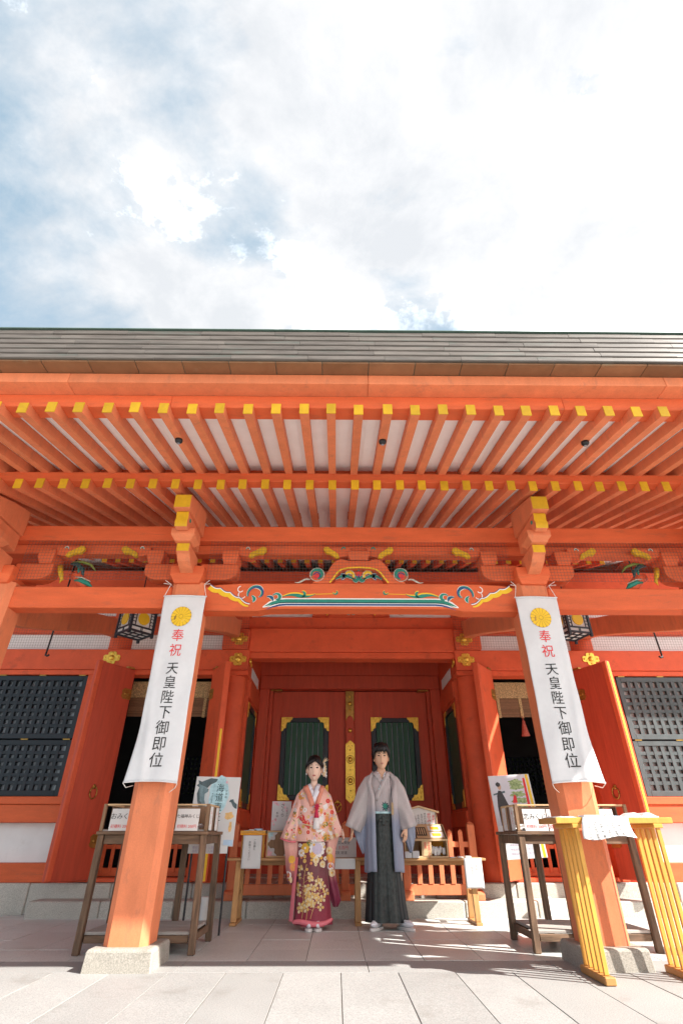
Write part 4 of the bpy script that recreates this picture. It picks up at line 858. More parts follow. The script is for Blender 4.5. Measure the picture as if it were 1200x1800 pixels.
    for k in range(46):
        cx_, cy_ = random.uniform(x0 + .07, x1 - .07), random.uniform(y0 + .06, ye - .06); T = Matrix.Translation((cx_, cy_, z0 + .02 + random.random() * .035)) @ Matrix.Rotation(random.random() * 6, 4, 'Z') @ Matrix.Rotation(random.uniform(-.5, .5), 4, 'X')
        b.box(-.035, .035, -.012, .012, -.003, .003, 0, T)
    b.build('paper_slips', 'paper', bx)['kind'] = 'stuff'
hand_table(-1, 'weathered dark wooden table standing behind the left porch pillar')
hand_table(1, 'weathered dark wooden table standing behind the right porch pillar')

# ================================================================ poster boards behind the tables
def poster(label, x0, x1, y, z0, z1, tilt):
    t = thing('poster_board', label, 'poster', ((x0 + x1) / 2, y, 0), 'poster boards behind the side tables')
    wd = x1 - x0; h = z1 - z0
    T = Matrix.Translation((x0, y, z0)) @ Matrix.Rotation(R(tilt), 4, 'Y') @ Matrix.Rotation(R(-4), 4, 'X')
    MB().box(0, wd, 0, .022, 0, h, .002, T).build('board', 'paper', t)
    for x in (.05, wd - .07): b = MB(); b.tube([T @ Vector((x, .04, h * .7)), (x0 + x, y + .10, 0.0)], .011, 6); b.build('leg', 'iron', t)
    return t, (lambda u, v, d=.0015: T @ Vector((u, -d, v))), wd, h
t, fn, wd, h = poster('poster with a dark diving bird and pale blue wash behind the left table', -1.775, -1.295, 6.32, .735, 1.372, 1.2)
def blot(mname, pts, d, name='print'): b = MB(); b.poly([fn(u, v, d) for u, v in pts]); return b.build(name, mname, t, recalc=False)
mat('wash_blue', (0.36, 0.60, 0.66), 0.8, 0.2, 16, 0, col2=(0.55, 0.76, 0.80)); mat('print_slate', (0.10, 0.14, 0.15), 0.8, 0.3, 40, 0, (1, 1, .3)); mat('print_peach', (0.80, 0.50, 0.20), 0.8, 0.2, 30, 0); mat('print_pink', (0.78, 0.45, 0.50), 0.8, 0.2, 20, 0); mat('print_sky', (0.45, 0.60, 0.75), 0.8, 0.1, 20, 0)
def rough_(cx, cy, rx, ry, n=40, a=.07, s=0): return [(cx + rx * math.cos(q) * (1 + a * math.sin(5 * q + s) + a * .7 * math.sin(11 * q + s * 2)), cy + ry * math.sin(q) * (1 + a * math.cos(4 * q + s) + a * .6 * math.sin(13 * q))) for q in [2 * PI * i / n for i in range(n)]]
blot('wash_blue', rough_(.265, .46, .105, .185, 48, .05, 1), .0010)
blot('print_slate', [(.235, .615), (.16, .622), (.10, .60), (.065, .585), (.025, .60), (.035, .565), (.012, .55), (.045, .53), (.03, .47), (.045, .40), (.07, .345), (.105, .30), (.125, .285), (.12, .33), (.132, .30), (.138, .36), (.118, .42), (.115, .47), (.145, .49), (.15, .515), (.128, .52), (.165, .56), (.22, .585)], .0016)
for k in range(9): 
    b = MB(); u0 = .045 + .011 * k; b.poly([fn(u0, .56 - .004 * k, .0021), fn(u0 + .003, .56 - .004 * k, .0021), fn(u0 + .030, .40 - .012 * k, .0021), fn(u0 + .028, .40 - .012 * k, .0021)]); b.build('print_stroke', 'wash_blue', t, recalc=False)
blot('print_slate', [(.385, .40), (.40, .42), (.43, .425), (.44, .40), (.475, .375), (.478, .335), (.455, .34), (.43, .36), (.41, .395)], .0016)
blot('print_peach', rough_(.405, .27, .045, .035, 30, .15, 2), .0016); blot('print_peach', rough_(.43, .17, .016, .05, 24, .15, 3), .0016); blot('print_pink', rough_(.335, .585, .012, .012), .0016)
b = MB(); write(b, '海道東征', .085, lambda u, v: fn(u, v, .0024), .275, .53, pitch=1.06); b.build('title_lettering', 'teal_dark', t, recalc=False)
b = MB(); write(b, '交声曲', .026, lambda u, v: fn(u, v, .0024), .345, .50); write(b, '平成の祭典', .018, lambda u, v: fn(u, v, .0024), .20, .47); b.build('small_lettering', 'teal_dark', t, recalc=False)
blot('print_sky', [(.38, .005), (.475, .005), (.475, .055), (.38, .055)], .0016)
tn = tag(MB().box(-1.77, -1.34, 6.295, 6.298, .665, .735).build('notice_strip', 'paper'), 'narrow white notice with violet print under the left table top', 'notice')
b = MB()
for k in range(2): write(b, '奉祝演奏会 入場無料', .030, lambda u, v: Vector((u, 6.2925, v)), -1.56, .715 - .03 * k, False)
b.build('small_lettering', 'ink_violet', tn, recalc=False)
t, fn, wd, h = poster('poster with a photograph of a couple and a pine tree behind the right table', 1.485, 1.935, 6.36, .605, 1.382, -3)
mat('photo_sky', (0.60, 0.58, 0.62), 0.5, 0.05, 6, 0); mat('photo_green', (0.16, 0.28, 0.07), 0.5, 0.4, 40, 0, col2=(0.35, 0.42, 0.20)); mat('photo_dark', (0.045, 0.038, 0.038), 0.5, 0.2, 30, 0); mat('photo_skin', (0.55, 0.33, 0.22), 0.5, 0.1, 20, 0); mat('photo_rose', (0.66, 0.36, 0.36), 0.5, 0.2, 40, 0)
blot('photo_sky', [(.008, .30), (.395, .30), (.395, h - .008), (.008, h - .008)], .0008, 'photograph')
blot('photo_green', rough_(.285, .70, .075, .030, 40, .16, 1), .0014); blot('photo_green', rough_(.295, .655, .085, .026, 40, .18, 2), .0014); blot('photo_green', rough_(.285, .585, .080, .030, 40, .2, 3), .0014); blot('photo_green', rough_(.30, .525, .085, .028, 40, .2, 4), .0014); blot('photo_green', rough_(.28, .44, .10, .05, 40, .1, 5), .0014)
blot('ink_red', [(.365, .30), (.395, .30), (.395, .74), (.372, .74)], .0016); blot('print_slate', [(.02, .60), (.15, .625), (.15, .605), (.02, .585)], .0011)
blot('photo_dark', [(.045, .30), (.042, .48), (.055, .58), (.078, .63), (.11, .625), (.135, .56), (.155, .50), (.175, .47), (.20, .40), (.205, .30)], .0018)
blot('photo_skin', rough_(.098, .665, .020, .030, 20, .03), .0020); blot('photo_dark', rough_(.088, .688, .026, .022, 20, .06), .0022); blot('white_paint', rough_(.155, .44, .012, .030, 20, .1), .0022)
blot('photo_rose', [(.20, .30), (.205, .42), (.222, .50), (.25, .52), (.262, .45), (.272, .36), (.275, .30)], .0016); blot('ink_red', [(.212, .505), (.228, .555), (.245, .585), (.262, .57), (.262, .505)], .0018); blot('ink_red', [(.262, .44), (.27, .30), (.28, .30), (.268, .44)], .0019)
blot('gold_flat', [(.408, .004), (.436, .004), (.436, h - .004), (.408, h - .004)], .0012)
b = MB()
for k in range(5): write(b, '神前結婚式のご案内', .026, lambda u, v: fn(u, v, .0014), .20, .20 - .038 * k, False)
b.build('small_lettering', 'ink_violet', t, recalc=False)

# ================================================================ yellow writing stand in front of the right pillar
t = thing('writing_stand', 'yellow lacquered writing stand with slatted legs in front of the right pillar', 'stand', (1.83, 4.6, 0))
MB().box(1.385, 2.25, 4.44, 4.83, .895, .934, .004).build('top', 'stand_yellow', t)
MB().box(1.384, 1.389, 4.442, 4.828, .897, .932).build('end_grain', 'stand_brown', t)
for x in (1.53, 2.13):
    for k in range(5):
        y = 4.444 + .080 * k; MB().box(x - .015, x + .015, y, y + .022, .045, .865, .003).build('slat', 'stand_yellow', t)
    MB().box(x - .034, x + .034, 4.435, 4.79, .866, .8945, .004).build('cross_rail', 'stand_yellow', t)
    MB().box(x - .036, x + .036, 4.40, 4.81, 0, .044, .006).build('foot', 'stand_brown', t)
# papers and books on it
def sheet(x0, x1, label):
    prof = [(4.74, .936), (4.60, .937), (4.47, .938), (4.436, .936), (4.422, .925), (4.415, .905), (4.405, .87), (4.39, .835), (4.36, .80)]
    b = MB(); n = len(prof) - 1
    def fn(u, v):
        i = min(int(v * n), n - 1); q = v * n - i; y = prof[i][0] * (1 - q) + prof[i + 1][0] * q; z = prof[i][1] * (1 - q) + prof[i + 1][1] * q
        d = max(0, v - .5) * 2; sh = .05 * max(0, v - .3)
        return Vector((x0 + (x1 - x0) * u - sh - .02 * d * (1 - u), y - .05 * d * d * u - .02 * d * math.sin(u * 3), z - .01 * math.sin(u * 7) * d + .012 * u * d))
    b.grid(fn, 12, 32); o = b.build('paper_sheet', 'paper', smooth=True); md = o.modifiers.new('thickness', 'SOLIDIFY'); md.thickness = .0008
    tag(o, label, 'paper')
    for k in range(7):
        c = MB(); write(c, ('お名前ご住所氏名', '神前結婚式御案内', 'ご祈願の申込書の')[k % 3], .024, lambda u, v: fn((u - x0) / (x1 - x0), .62 - v / .42) + Vector((0, -.0045, -.0015)), x0 + .050 + .042 * k, 0, True, .95); c.build('lettering', 'ink', o, recalc=False)
sheet(1.585, 1.925, 'white printed sheet hanging over the front edge of the yellow stand')
def book(cx, cy, w_, d_, ang, label, hump=.03):
    T = Matrix.Translation((cx, cy, .9345)) @ Matrix.Rotation(R(ang), 4, 'Z')
    t = thing('open_book', label, 'book', (cx, cy, .9345), 'open books on the yellow stand')
    for s in (-1, 1):
        b = MB(); nn = 10; top = []; 
        pr = [(s * w_ / 2 * i / nn, .004 + hump * math.sin(min(1, i / nn * 1.15) * PI * .93) ** .8 * (1 - i / nn * .55)) for i in range(nn + 1)]
        b.prism([(0, .001)] + pr + [(s * w_ / 2, .001)], 'y', -d_ / 2, d_ / 2, T); b.build('pages', 'paper', t)
    b = MB()
    for k in range(5): b.box(-w_ * .42 + .045 * k, -w_ * .42 + .045 * k + .006, -d_ * .38, d_ * .38, .034, .0345, 0, T)
    b.build('cover', 'paper_print', t) if False else None
    MB().box(-w_ / 2 - .004, w_ / 2 + .004, -d_ / 2 - .003, d_ / 2 + .003, 0, .0009, 0, T).build('cover', 'wash_blue', t)
book(2.075, 4.60, .25, .17, -6, 'open white notebook at the right end of the yellow stand', .040); book(1.50, 4.66, .20, .15, 10, 'thin open notebook at the left end of the yellow stand', .010)
b = MB(); b.box(1.66, 1.80, 4.58, 4.70, .9395, .9515, 0); o = tag(b.build('form_pad', 'paper'), 'small pad of white forms beside the hanging sheet', 'pad')
MB().box(1.662, 1.798, 4.582, 4.698, .952, .9535).build('cover_sheet', 'wash_blue', o)
b = MB(); b.tube([(1.84, 4.56, .9435), (1.97, 4.63, .9435)], .0045, 8); tag(b.build('pen', 'print_sky'), 'blue pen lying on the yellow stand', 'pen')

# ================================================================ long offering table in the middle
t = thing('offering_table', 'long low wooden table in front of the red fence', 'table', (0, 7.22, 0))
MB().box(-1.49, 1.46, 7.06, 7.40, .578, .602, .004).build('top', 'wood_table', t)
for x in (-1.335, .008, 1.30):
    for y in (7.12, 7.34): 
        k = (y - 7.23) * .5; b = MB(); b.add([(x - .03, y - .028 + k, .03), (x + .03, y - .028 + k, .03), (x + .03, y + .022 + k, .03), (x - .03, y + .022 + k, .03), (x - .03, y - .025, .577), (x + .03, y - .025, .577), (x + .03, y + .025, .577), (x - .03, y + .025, .577)], [(3, 2, 1, 0), (4, 5, 6, 7)] + [(i, (i + 1) % 4, 4 + (i + 1) % 4, 4 + i) for i in range(4)]); b.build('leg', 'wood_leg', t, bevel=.004)
    MB().box(x - .034, x + .034, 7.0, 7.46, 0, .029, .004).build('foot', 'wood_leg', t); MB().box(x - .02, x + .02, 7.15, 7.31, .26, .30, .003).build('stretcher', 'wood_leg', t)
MB().box(-1.30, 1.27, 7.21, 7.25, .53, .576, .003).build('rail', 'wood_table', t)
# left end: yellow tray with leaflets and a hanging notice
t = thing('leaflet_tray', 'yellow tray of leaflets at the left end of the low table', 'tray', (-1.19, 7.2, .602))
MB().box(-1.345, -1.055, 7.08, 7.30, .825, .842, .003).build('tray_board', 'orange_card', t); MB().box(-1.345, -1.055, 7.08, 7.09, .843, .868).box(-1.345, -1.336, 7.091, 7.30, .843, .868).box(-1.064, -1.055, 7.091, 7.30, .843, .868).build('rim', 'stand_yellow', t)
for x in (-1.32, -1.08): MB().box(x - .012, x + .012, 7.15, 7.25, .602, .824, .003).build('support', 'stand_yellow', t)
for k, m_ in enumerate(('wash_blue', 'paper', 'print_sky', 'paper_print')): MB().box(-1.31 + .06 * k, -1.22 + .055 * k, 7.11, 7.26, .843, .872 + .008 * (k % 3)).build('leaflet', m_, t)
def notice(x0, x1, y, z0, z1, label, txt, mname='ink'):
    b = MB(); b.grid(lambda u, v: Vector((x0 + (x1 - x0) * u, y - .010 * (1 - v) ** 2 + .004 * math.sin(u * 3 + v), z0 + (z1 - z0) * v)), 8, 12); o = b.build('notice_sheet', 'paper', smooth=True); md = o.modifiers.new('thickness', 'SOLIDIFY'); md.thickness = .0008; tag(o, label, 'notice')
    for k, tx in enumerate(txt):
        b = MB(); write(b, tx, .026, lambda u, v: Vector((u, y - .014 - .008 * (1 - (v - z0) / (z1 - z0)), v)), (x0 + x1) / 2 + .03 - .055 * k, z1 - .05 - .015 * k, True, 1.05); b.build('lettering', mname, o, recalc=False)
notice(-1.300, -1.085, 7.045, .505, .822, 'white notice with two columns of characters hanging below the leaflet tray', ['ご自由に', 'お取りください'])
notice(1.205, 1.405, 7.040, .325, .604, 'pale notice hanging over the right end of the low table', ['ご自由に', 'お持ち下さい'], 'ink_grey')
# framed board with flowers, leaning
t = thing('framed_board', 'wooden framed board with pale flower corners beside the leaflet tray', 'board', (-.895, 7.2, .602))
fx0, fx1, fz0, fz1, fy = -1.045, -.715, .604, .868, 7.17
MB().box(fx0, fx1, fy, fy + .012, fz0, fz1).build('panel', 'wood_box', t)
for q in ((fx0, fx1, fz0, fz0 + .016), (fx0, fx1, fz1 - .016, fz1)): MB().box(q[0], q[1], fy - .012, fy - .0005, q[2], q[3], .003).build('frame_rail', 'wood_pale', t)
for q in ((fx0, fx0 + .016), (fx1 - .016, fx1)): MB().box(q[0], q[1], fy - .0118, fy - .0005, fz0 + .0165, fz1 - .0165, .003).build('frame_rail', 'wood_pale', t)
for cx_, dx_ in ((fx0 + .017, 1), (fx1 - .017, -1)):
    for cz_, dz_ in ((fz0 + .017, 1), (fz1 - .017, -1)):
        b = MB(); b.poly([(cx_, fy - .003, cz_)] + [(cx_ + dx_ * .095 * math.cos(a) * (1 + .12 * math.cos(8 * a)), fy - .003, cz_ + dz_ * .090 * math.sin(a) * (1 + .12 * math.cos(8 * a))) for a in [PI / 2 * i / 24 for i in range(25)]]); b.build('printed_flower', 'paper_print', t, recalc=False)
        b = MB(); b.poly([(cx_, fy - .0045, cz_)] + [(cx_ + dx_ * .06 * math.cos(a) * (1 + .15 * math.cos(10 * a)), fy - .0045, cz_ + dz_ * .058 * math.sin(a) * (1 + .15 * math.cos(10 * a))) for a in [PI / 2 * i / 24 for i in range(25)]]); b.build('printed_flower', 'print_pink' if dx_ * dz_ > 0 else 'wash_blue', t, recalc=False)
# standing placards
def placard(x0, x1, z0, z1, y, label, mcol, lines, vertical=True, leg=True, deco_=None):
    t = thing('placard', label, 'placard', ((x0 + x1) / 2, y, z0)); MB().box(x0, x1, y, y + .012, z0, z1, .002).build('board', mcol, t)
    if leg: MB().box((x0 + x1) / 2 - .02, (x0 + x1) / 2 + .02, y + .014, y + .03, .602, z1 - .05).build('prop', 'wood_leg', t)
    for tx, sz, u, v, m_ in lines:
        b = MB(); write(b, tx, sz, lambda a, c_: Vector((a, y - .0015, c_)), u, v, vertical, 1.0); b.build('lettering', m_, t, recalc=False)
    return t
t = placard(-1.015, -.782, .87, 1.175, 7.26, 'white placard with pink blossom print above the framed board', 'paper_print', [('さくら', .048, -.885, 1.13, 'ink'), ('えまかけ', .026, -.83, 1.10, 'ink_grey'), ('奉納', .03, -.95, 1.05, 'ink_grey')])
random.seed(4)
for k in range(12):
    cx_, cz_ = random.choice((random.uniform(-1.0, -.93), random.uniform(-.86, -.80), random.uniform(-1.0, -.80))), random.uniform(.91, 1.16)
    b = MB(); b.poly([(cx_ + .014 * math.cos(a) * (.7 + .3 * abs(math.cos(2.5 * a))), 7.2585, cz_ + .014 * math.sin(a) * (.7 + .3 * abs(math.cos(2.5 * a)))) for a in [2 * PI * i / 25 for i in range(25)]]); b.build('printed_blossom', 'print_pink', t, recalc=False)
placard(-.45, .0, .604, .80, 7.22, 'white lettered placard standing between the couple on the low table', 'paper_print', [('家内安全 交通安全', .036, -.22, .75, 'ink_grey'), ('初穂料 五百円', .040, -.22, .70, 'ink_red'), ('学業成就 開運', .036, -.22, .65, 'ink_grey')], False)
notice(-.42, -.02, 7.045, .50, .60, 'narrow white sheet hanging below the table between the couple', [])
# wooden cabinet of fortune slips on the right of the table
t = thing('slip_cabinet', 'pale wooden cabinet with open front and slanted lid on the low table', 'cabinet', (.83, 7.2, .602))
cx0, cx1, cz0, cz1, cy0, cy1 = .55, 1.050, .604, .775, 7.08, 7.36
MB().box(cx0, cx1, cy0, cy1, cz0, cz0 + .016, .002).build('bottom', 'wood_pale', t); MB().box(cx0, cx1, cy1 - .012, cy1, cz0 + .0165, .93).build('back', 'wood_pale', t)
for x in (cx0, .748, cx1 - .014): MB().prism([(cy0, cz0 + .0165), (cy1 - .013, cz0 + .0165), (cy1 - .013, .915), (cy0, .765)], 'x', x, x + .014).build('side', 'wood_pale', t)
lid = MB().prism([(cy0 - .012, .767), (cy1, .921), (cy1, .937), (cy0 - .012, .783)], 'x', cx0 - .008, cx1 + .008).build('lid', 'wood_pale', t)
def onlid(u, v, d=.002): return Vector((u, cy0 - .012 + v * (cy1 - cy0 + .012), .783 + v * .154 + d))
for u0, u1, v0, v1, m_ in ((.57, .67, .18, .82, 'paper_print'), (.71, .83, .22, .78, 'ink'), (.86, 1.02, .12, .45, 'paper'), (.86, 1.02, .55, .88, 'paper'), (.89, .99, .18, .38, 'orange_card'), (.89, .99, .60, .82, 'orange_card')):
    d = .003 if m_ == 'orange_card' else .0016; b = MB(); b.poly([onlid(u0, v0, d), onlid(u1, v0, d), onlid(u1, v1, d), onlid(u0, v1, d)]); b.build('printed_label', m_, lid, recalc=False)
for k in range(4): b = MB(); b.poly([onlid(.725 + .026 * k, .28, .0028), onlid(.737 + .026 * k, .28, .0028), onlid(.737 + .026 * k, .72, .0028), onlid(.725 + .026 * k, .72, .0028)]); b.build('lid_slot', 'wood_pale', lid, recalc=False)
for v in (.03, .5): b = MB(); b.poly([onlid(cx0, v), onlid(cx1, v), onlid(cx1, v + .035), onlid(cx0, v + .035)]); b.build('lid_batten', 'wood_box', lid, recalc=False)
for u in (.69, 1.03): b = MB(); b.poly([onlid(u, .05, .003), onlid(u + .014, .05, .003), onlid(u + .014, .95, .003), onlid(u, .95, .003)]); b.build('lid_batten', 'iron', lid, recalc=False)
MB().box(.763, .858, cy0 - .004, cy0 + .006, cz0 + .017, .772).build('name_board', 'wood_pale', t)
b = MB(); write(b, '干支みくじ', .036, lambda a, c_: Vector((a, cy0 - .006, c_)), .832, .745, True, .82); write(b, '幸運', .034, lambda a, c_: Vector((a, cy0 - .006, c_)), .788, .74, True, .9); b.build('red_lettering', 'ink_red', t, recalc=False)
MB().box(.862, 1.034, 7.30, 7.31, cz0 + .017, .80).build('orange_sheet', 'orange_card', t)
random.seed(9)
for k in range(16):
    x = random.uniform(.875, 1.02); T = Matrix.Translation((x, random.uniform(7.11, 7.22), cz0 + .05 + random.uniform(0, .04))) @ Matrix.Rotation(random.uniform(-.5, .5), 4, 'Y'); MB().box(-.014, .014, -.006, .006, -.032, .032, 0, T).build('paper_slip', 'paper', t)
for k in range(2): 
    x = .585 + .085 * k; tag(MB().box(x - .038, x + .038, 7.04, 7.09, .604, .665 + .006 * k, .003).build('paper_packet', 'cloth_white'), 'small white packet at the %s on the low table edge' % ('hakama wearer\'s side' if k == 0 else 'lettered cabinet board'), 'packet', 'white packets before the cabinet')
for k in range(3): MB().box(1.07 + .09 * k, 1.13 + .09 * k, 7.10, 7.2, .6025, .612 + .004 * k).build('leaflet', 'paper', tray2 if k else (tray2 := thing('leaflet_pile', 'low pile of white leaflets beside the pale cabinet', 'leaflets', (1.16, 7.15, .602))))
# roofed sign board
t = thing('roofed_sign', 'white sign board with a small gabled wooden roof behind the cabinet', 'sign', (.78, 7.40, .60))
sy = 7.395; MB().prism([(.58, .80), (.985, .80), (.985, 1.065), (.78, 1.115), (.58, 1.065)], 'y', sy, sy + .014).build('board', 'paper', t)
MB().box(.985, 1.003, sy - .008, sy + .022, .602, 1.06, .003).build('post', 'wood_box', t); MB().box(.562, .58, sy - .008, sy + .022, .602, 1.06, .003).build('post', 'wood_box', t)
MB().box(.5805, .9845, sy - .006, sy + .020, .782, .799, .003).build('rail', 'wood_box', t)
MB().prism([(.535, 1.055), (.78, 1.117), (1.03, 1.055), (1.03, 1.072), (.78, 1.136), (.535, 1.072)], 'y', sy - .03, sy + .04).build('roof', 'wood_pale', t)
b = MB(); write(b, '恋みくじ', .052, lambda a, c_: Vector((a, sy - .0015, c_)), .905, 1.03, True, .98); write(b, '縁結び', .03, lambda a, c_: Vector((a, sy - .0015, c_)), .957, 1.02, True, .98); b.build('red_lettering', 'ink_red', t, recalc=False)
b = MB()
for k, tx in enumerate(('恋の行方を占う', 'お守り入りの', 'おみくじです', '一回初穂料', '二百円お納め', 'ください')): write(b, tx, .027, lambda a, c_: Vector((a, sy - .0015, c_)), .855 - .04 * k, 1.045 - .008 * k, True, .98)
b.build('small_lettering', 'ink', t, recalc=False)

# ================================================================ red fences
def fence(name_label, x0, x1, posts):
    y = 7.80; t = thing('low_fence', name_label, 'fence', ((x0 + x1) / 2, y, .16), 'vermilion barrier fences before the entrance')
    for x in posts:
        b = MB(); b.box(x - .046, x + .046, y - .046, y + .046, .165, .945, .006); q = .945
        b.add([(x - .046, y - .046, q), (x + .046, y - .046, q), (x + .046, y + .046, q), (x - .046, y + .046, q), (x, y, q + .035)], [(0, 1, 4), (1, 2, 4), (2, 3, 4), (3, 0, 4)]); b.build('post', 'vermilion', t)
        MB().prism([(y - .155, .162), (y + .155, .162), (y + .155, .225), (y + .13, .25), (y + .05, .262), (y - .05, .262), (y - .13, .25), (y - .155, .225)], 'x', x - .058, x + .058).build('foot', 'vermilion', t, bevel=.005)
    MB().box(x0, x1, y - .026, y + .026, .205, .315, .005).build('bottom_rail', 'vermilion', t); MB().box(x0, x1, y - .016, y + .016, .695, .755, .004).build('top_rail', 'vermilion', t)
    n = int((x1 - x0 - .08) / .137)
    for k in range(n):
        x = x0 + .10 + .137 * k
        if any(abs(x - p) < .07 for p in posts): continue
        b = MB(); b.box(x - .028, x + .028, y - .034, y - .0165, .3155, .865, .003); b.add([(x - .028, y - .034, .865), (x + .028, y - .034, .865), (x + .028, y - .0165, .865), (x - .028, y - .0165, .865), (x, y - .025, .888)], [(0, 1, 4), (1, 2, 4), (2, 3, 4), (3, 0, 4)]); b.build('pale', 'vermilion', t)
fence('vermilion barrier fence standing on the step behind the woman', -1.56, .02, (-1.52, -.12)); fence('vermilion barrier fence standing on the step behind the pale cabinet', .56, 1.53, (.64, 1.485))
for s, lb in ((-1, 'low red slatted barrier in the opening behind the left table'), (1, 'low red slatted barrier in the opening behind the right table')):
    f = lambda a, e: (min(s * a, s * e), max(s * a, s * e)); t = thing('low_barrier', lb, 'barrier', (s * 2.75, 8.4, .36), 'low barriers in the side openings')
    MB().box(*f(2.12, 3.40), 8.385, 8.415, .665, .715, .004).build('top_rail', 'vermilion_beam', t); MB().box(*f(2.12, 3.40), 8.38, 8.42, .362, .455, .004).build('bottom_rail', 'vermilion_beam', t)
    for k in range(11): x = s * (2.16 + .12 * k); MB().box(x - .024, x + .024, 8.370, 8.384, .40, .735, .003).build('pale', 'vermilion_beam', t)
# short white pipe stubs by the step
for x, lb in ((-1.745, 'short white pipe bollard at the foot of the step behind the left table'), (2.22, 'short white pipe bollard at the foot of the step behind the right table')):
    b = MB(); b.lathe([(.050, 0), (.050, .205), (.046, .215), (.034, .217)], 20, Matrix.Translation((x, 7.50, 0))); tag(b.build('pipe_bollard', 'pvc', smooth=False, bevel=.002), lb, 'bollard', 'white pipe bollards by the step')
# ================================================================ people
from mathutils.bvhtree import BVHTree
mat('skin_man', (0.66, 0.40, 0.265), 0.5, 0.05, 20, 0.03); mat('skin_woman', (0.80, 0.55, 0.425), 0.48, 0.04, 20, 0.02)
mat('hair', (0.010, 0.008, 0.008), 0.38, 0.3, 60, 0.3, (4, 4, .5)); mat('eye_dark', (0.015, 0.010, 0.008), 0.25, 0.1, 10, 0); mat('lip', (0.55, 0.16, 0.14), 0.4, 0.05, 10, 0); mat('lip_man', (0.42, 0.17, 0.13), 0.5, 0.05, 10, 0)
mat('pearl', (0.85, 0.83, 0.80), 0.2, 0.02, 10, 0); mat('tabi', (0.78, 0.78, 0.82), 0.7, 0.04, 20, 0.05); mat('zori', (0.66, 0.63, 0.60), 0.5, 0.08, 20, 0)
def dyed(name, stops, rough=0.6, fine=0.06, sheen=0.0, spec=0.35):
    """cloth dyed in bands along the body height (object Z)"""
    m = bpy.data.materials.new(name); m.use_nodes = True; t = m.node_tree; p = t.nodes['Principled BSDF']
    p.inputs['Roughness'].default_value = rough; p.inputs['Specular IOR Level'].default_value = spec; p.inputs['Sheen Weight'].default_value = sheen
    c = N('ShaderNodeTexCoord', t); sp = N('ShaderNodeSeparateXYZ', t); L(c.outputs['Object'], sp.inputs[0], t)
    nz = N('ShaderNodeTexNoise', t); nz.inputs['Scale'].default_value = 7; nz.inputs['Detail'].default_value = 4; L(c.outputs['Object'], nz.inputs['Vector'], t)
    ma = N('ShaderNodeMath', t, operation='MULTIPLY_ADD'); ma.inputs[1].default_value = 0.10; L(nz.outputs['Fac'], ma.inputs[0], t); L(sp.outputs['Z'], ma.inputs[2], t)
    mr = N('ShaderNodeMapRange', t); mr.inputs[1].default_value = 0.05; mr.inputs[2].default_value = 1.85; L(ma.outputs[0], mr.inputs[0], t)
    rp = N('ShaderNodeValToRGB', t); e = rp.color_ramp.elements
    for i, (z, col) in enumerate(stops):
        q = z / 1.8
        el = e[i] if i < 2 else e.new(q)
        el.position = q; el.color = (*col, 1)
    L(mr.outputs[0], rp.inputs[0], t)
    wv = N('ShaderNodeTexNoise', t); wv.inputs['Scale'].default_value = 90; wv.inputs['Detail'].default_value = 3; L(c.outputs['Object'], wv.inputs['Vector'], t)
    m2 = N('ShaderNodeMapRange', t); m2.inputs[3].default_value = 1 - fine * 2; m2.inputs[4].default_value = 1 + fine * 2; L(wv.outputs['Fac'], m2.inputs[0], t)
    h = N('ShaderNodeHueSaturation', t); L(rp.outputs[0], h.inputs['Color'], t); L(m2.outputs[0], h.inputs['Value'], t); L(h.outputs[0], p.inputs['Base Color'], t)
    bn = N('ShaderNodeBump', t); bn.inputs['Strength'].default_value = 0.15; bn.inputs['Distance'].default_value = 0.004; L(wv.outputs['Fac'], bn.inputs['Height'], t); L(bn.outputs[0], p.inputs['Normal'], t)
    M[name] = m
dyed('silk_grey', [(0.0, (0.25, 0.28, 0.37)), (0.94, (0.26, 0.29, 0.38)), (1.12, (0.46, 0.41, 0.41)), (1.8, (0.48, 0.43, 0.425))])
dyed('silk_grey_sleeve', [(0.0, (0.25, 0.28, 0.37)), (0.70, (0.27, 0.30, 0.38)), (0.88, (0.47, 0.425, 0.42)), (1.8, (0.49, 0.44, 0.43))])
dyed('brocade_hakama', [(0.0, (0.016, 0.018, 0.020)), (1.8, (0.024, 0.028, 0.028))], 0.5, 0.22)
mat('hakama_front', (0.020, 0.025, 0.024), 0.45, 0.5, 42, 0.3, (1, 1, .6), col2=(0.034, 0.041, 0.038))
dyed('silk_pink', [(0.0, (0.80, 0.42, 0.34)), (0.95, (0.84, 0.50, 0.42)), (1.8, (0.78, 0.36, 0.27))], 0.42, 0.08, 0.2)
dyed('silk_sleeve', [(0.0, (0.16, 0.010, 0.035)), (0.38, (0.20, 0.016, 0.05)), (0.60, (0.64, 0.26, 0.22)), (0.80, (0.82, 0.46, 0.38)), (1.8, (0.80, 0.42, 0.34))], 0.42, 0.08, 0.2)
dyed('silk_wine', [(0.0, (0.28, 0.018, 0.045)), (0.28, (0.25, 0.025, 0.05)), (0.50, (0.17, 0.045, 0.055)), (0.72, (0.20, 0.03, 0.045)), (1.8, (0.30, 0.03, 0.06))], 0.42, 0.12, 0.2)
mat('silk_lining', (0.80, 0.20, 0.24), 0.5, 0.06, 20, 0.1); mat('collar_pink', (0.72, 0.27, 0.18), 0.5, 0.06, 30, 0.1); mat('collar_white', (0.78, 0.78, 0.84), 0.6, 0.05, 60, 0.15); mat('tassel_red', (0.62, 0.03, 0.09), 0.7, 0.2, 60, 0.3, (4, 4, .4))
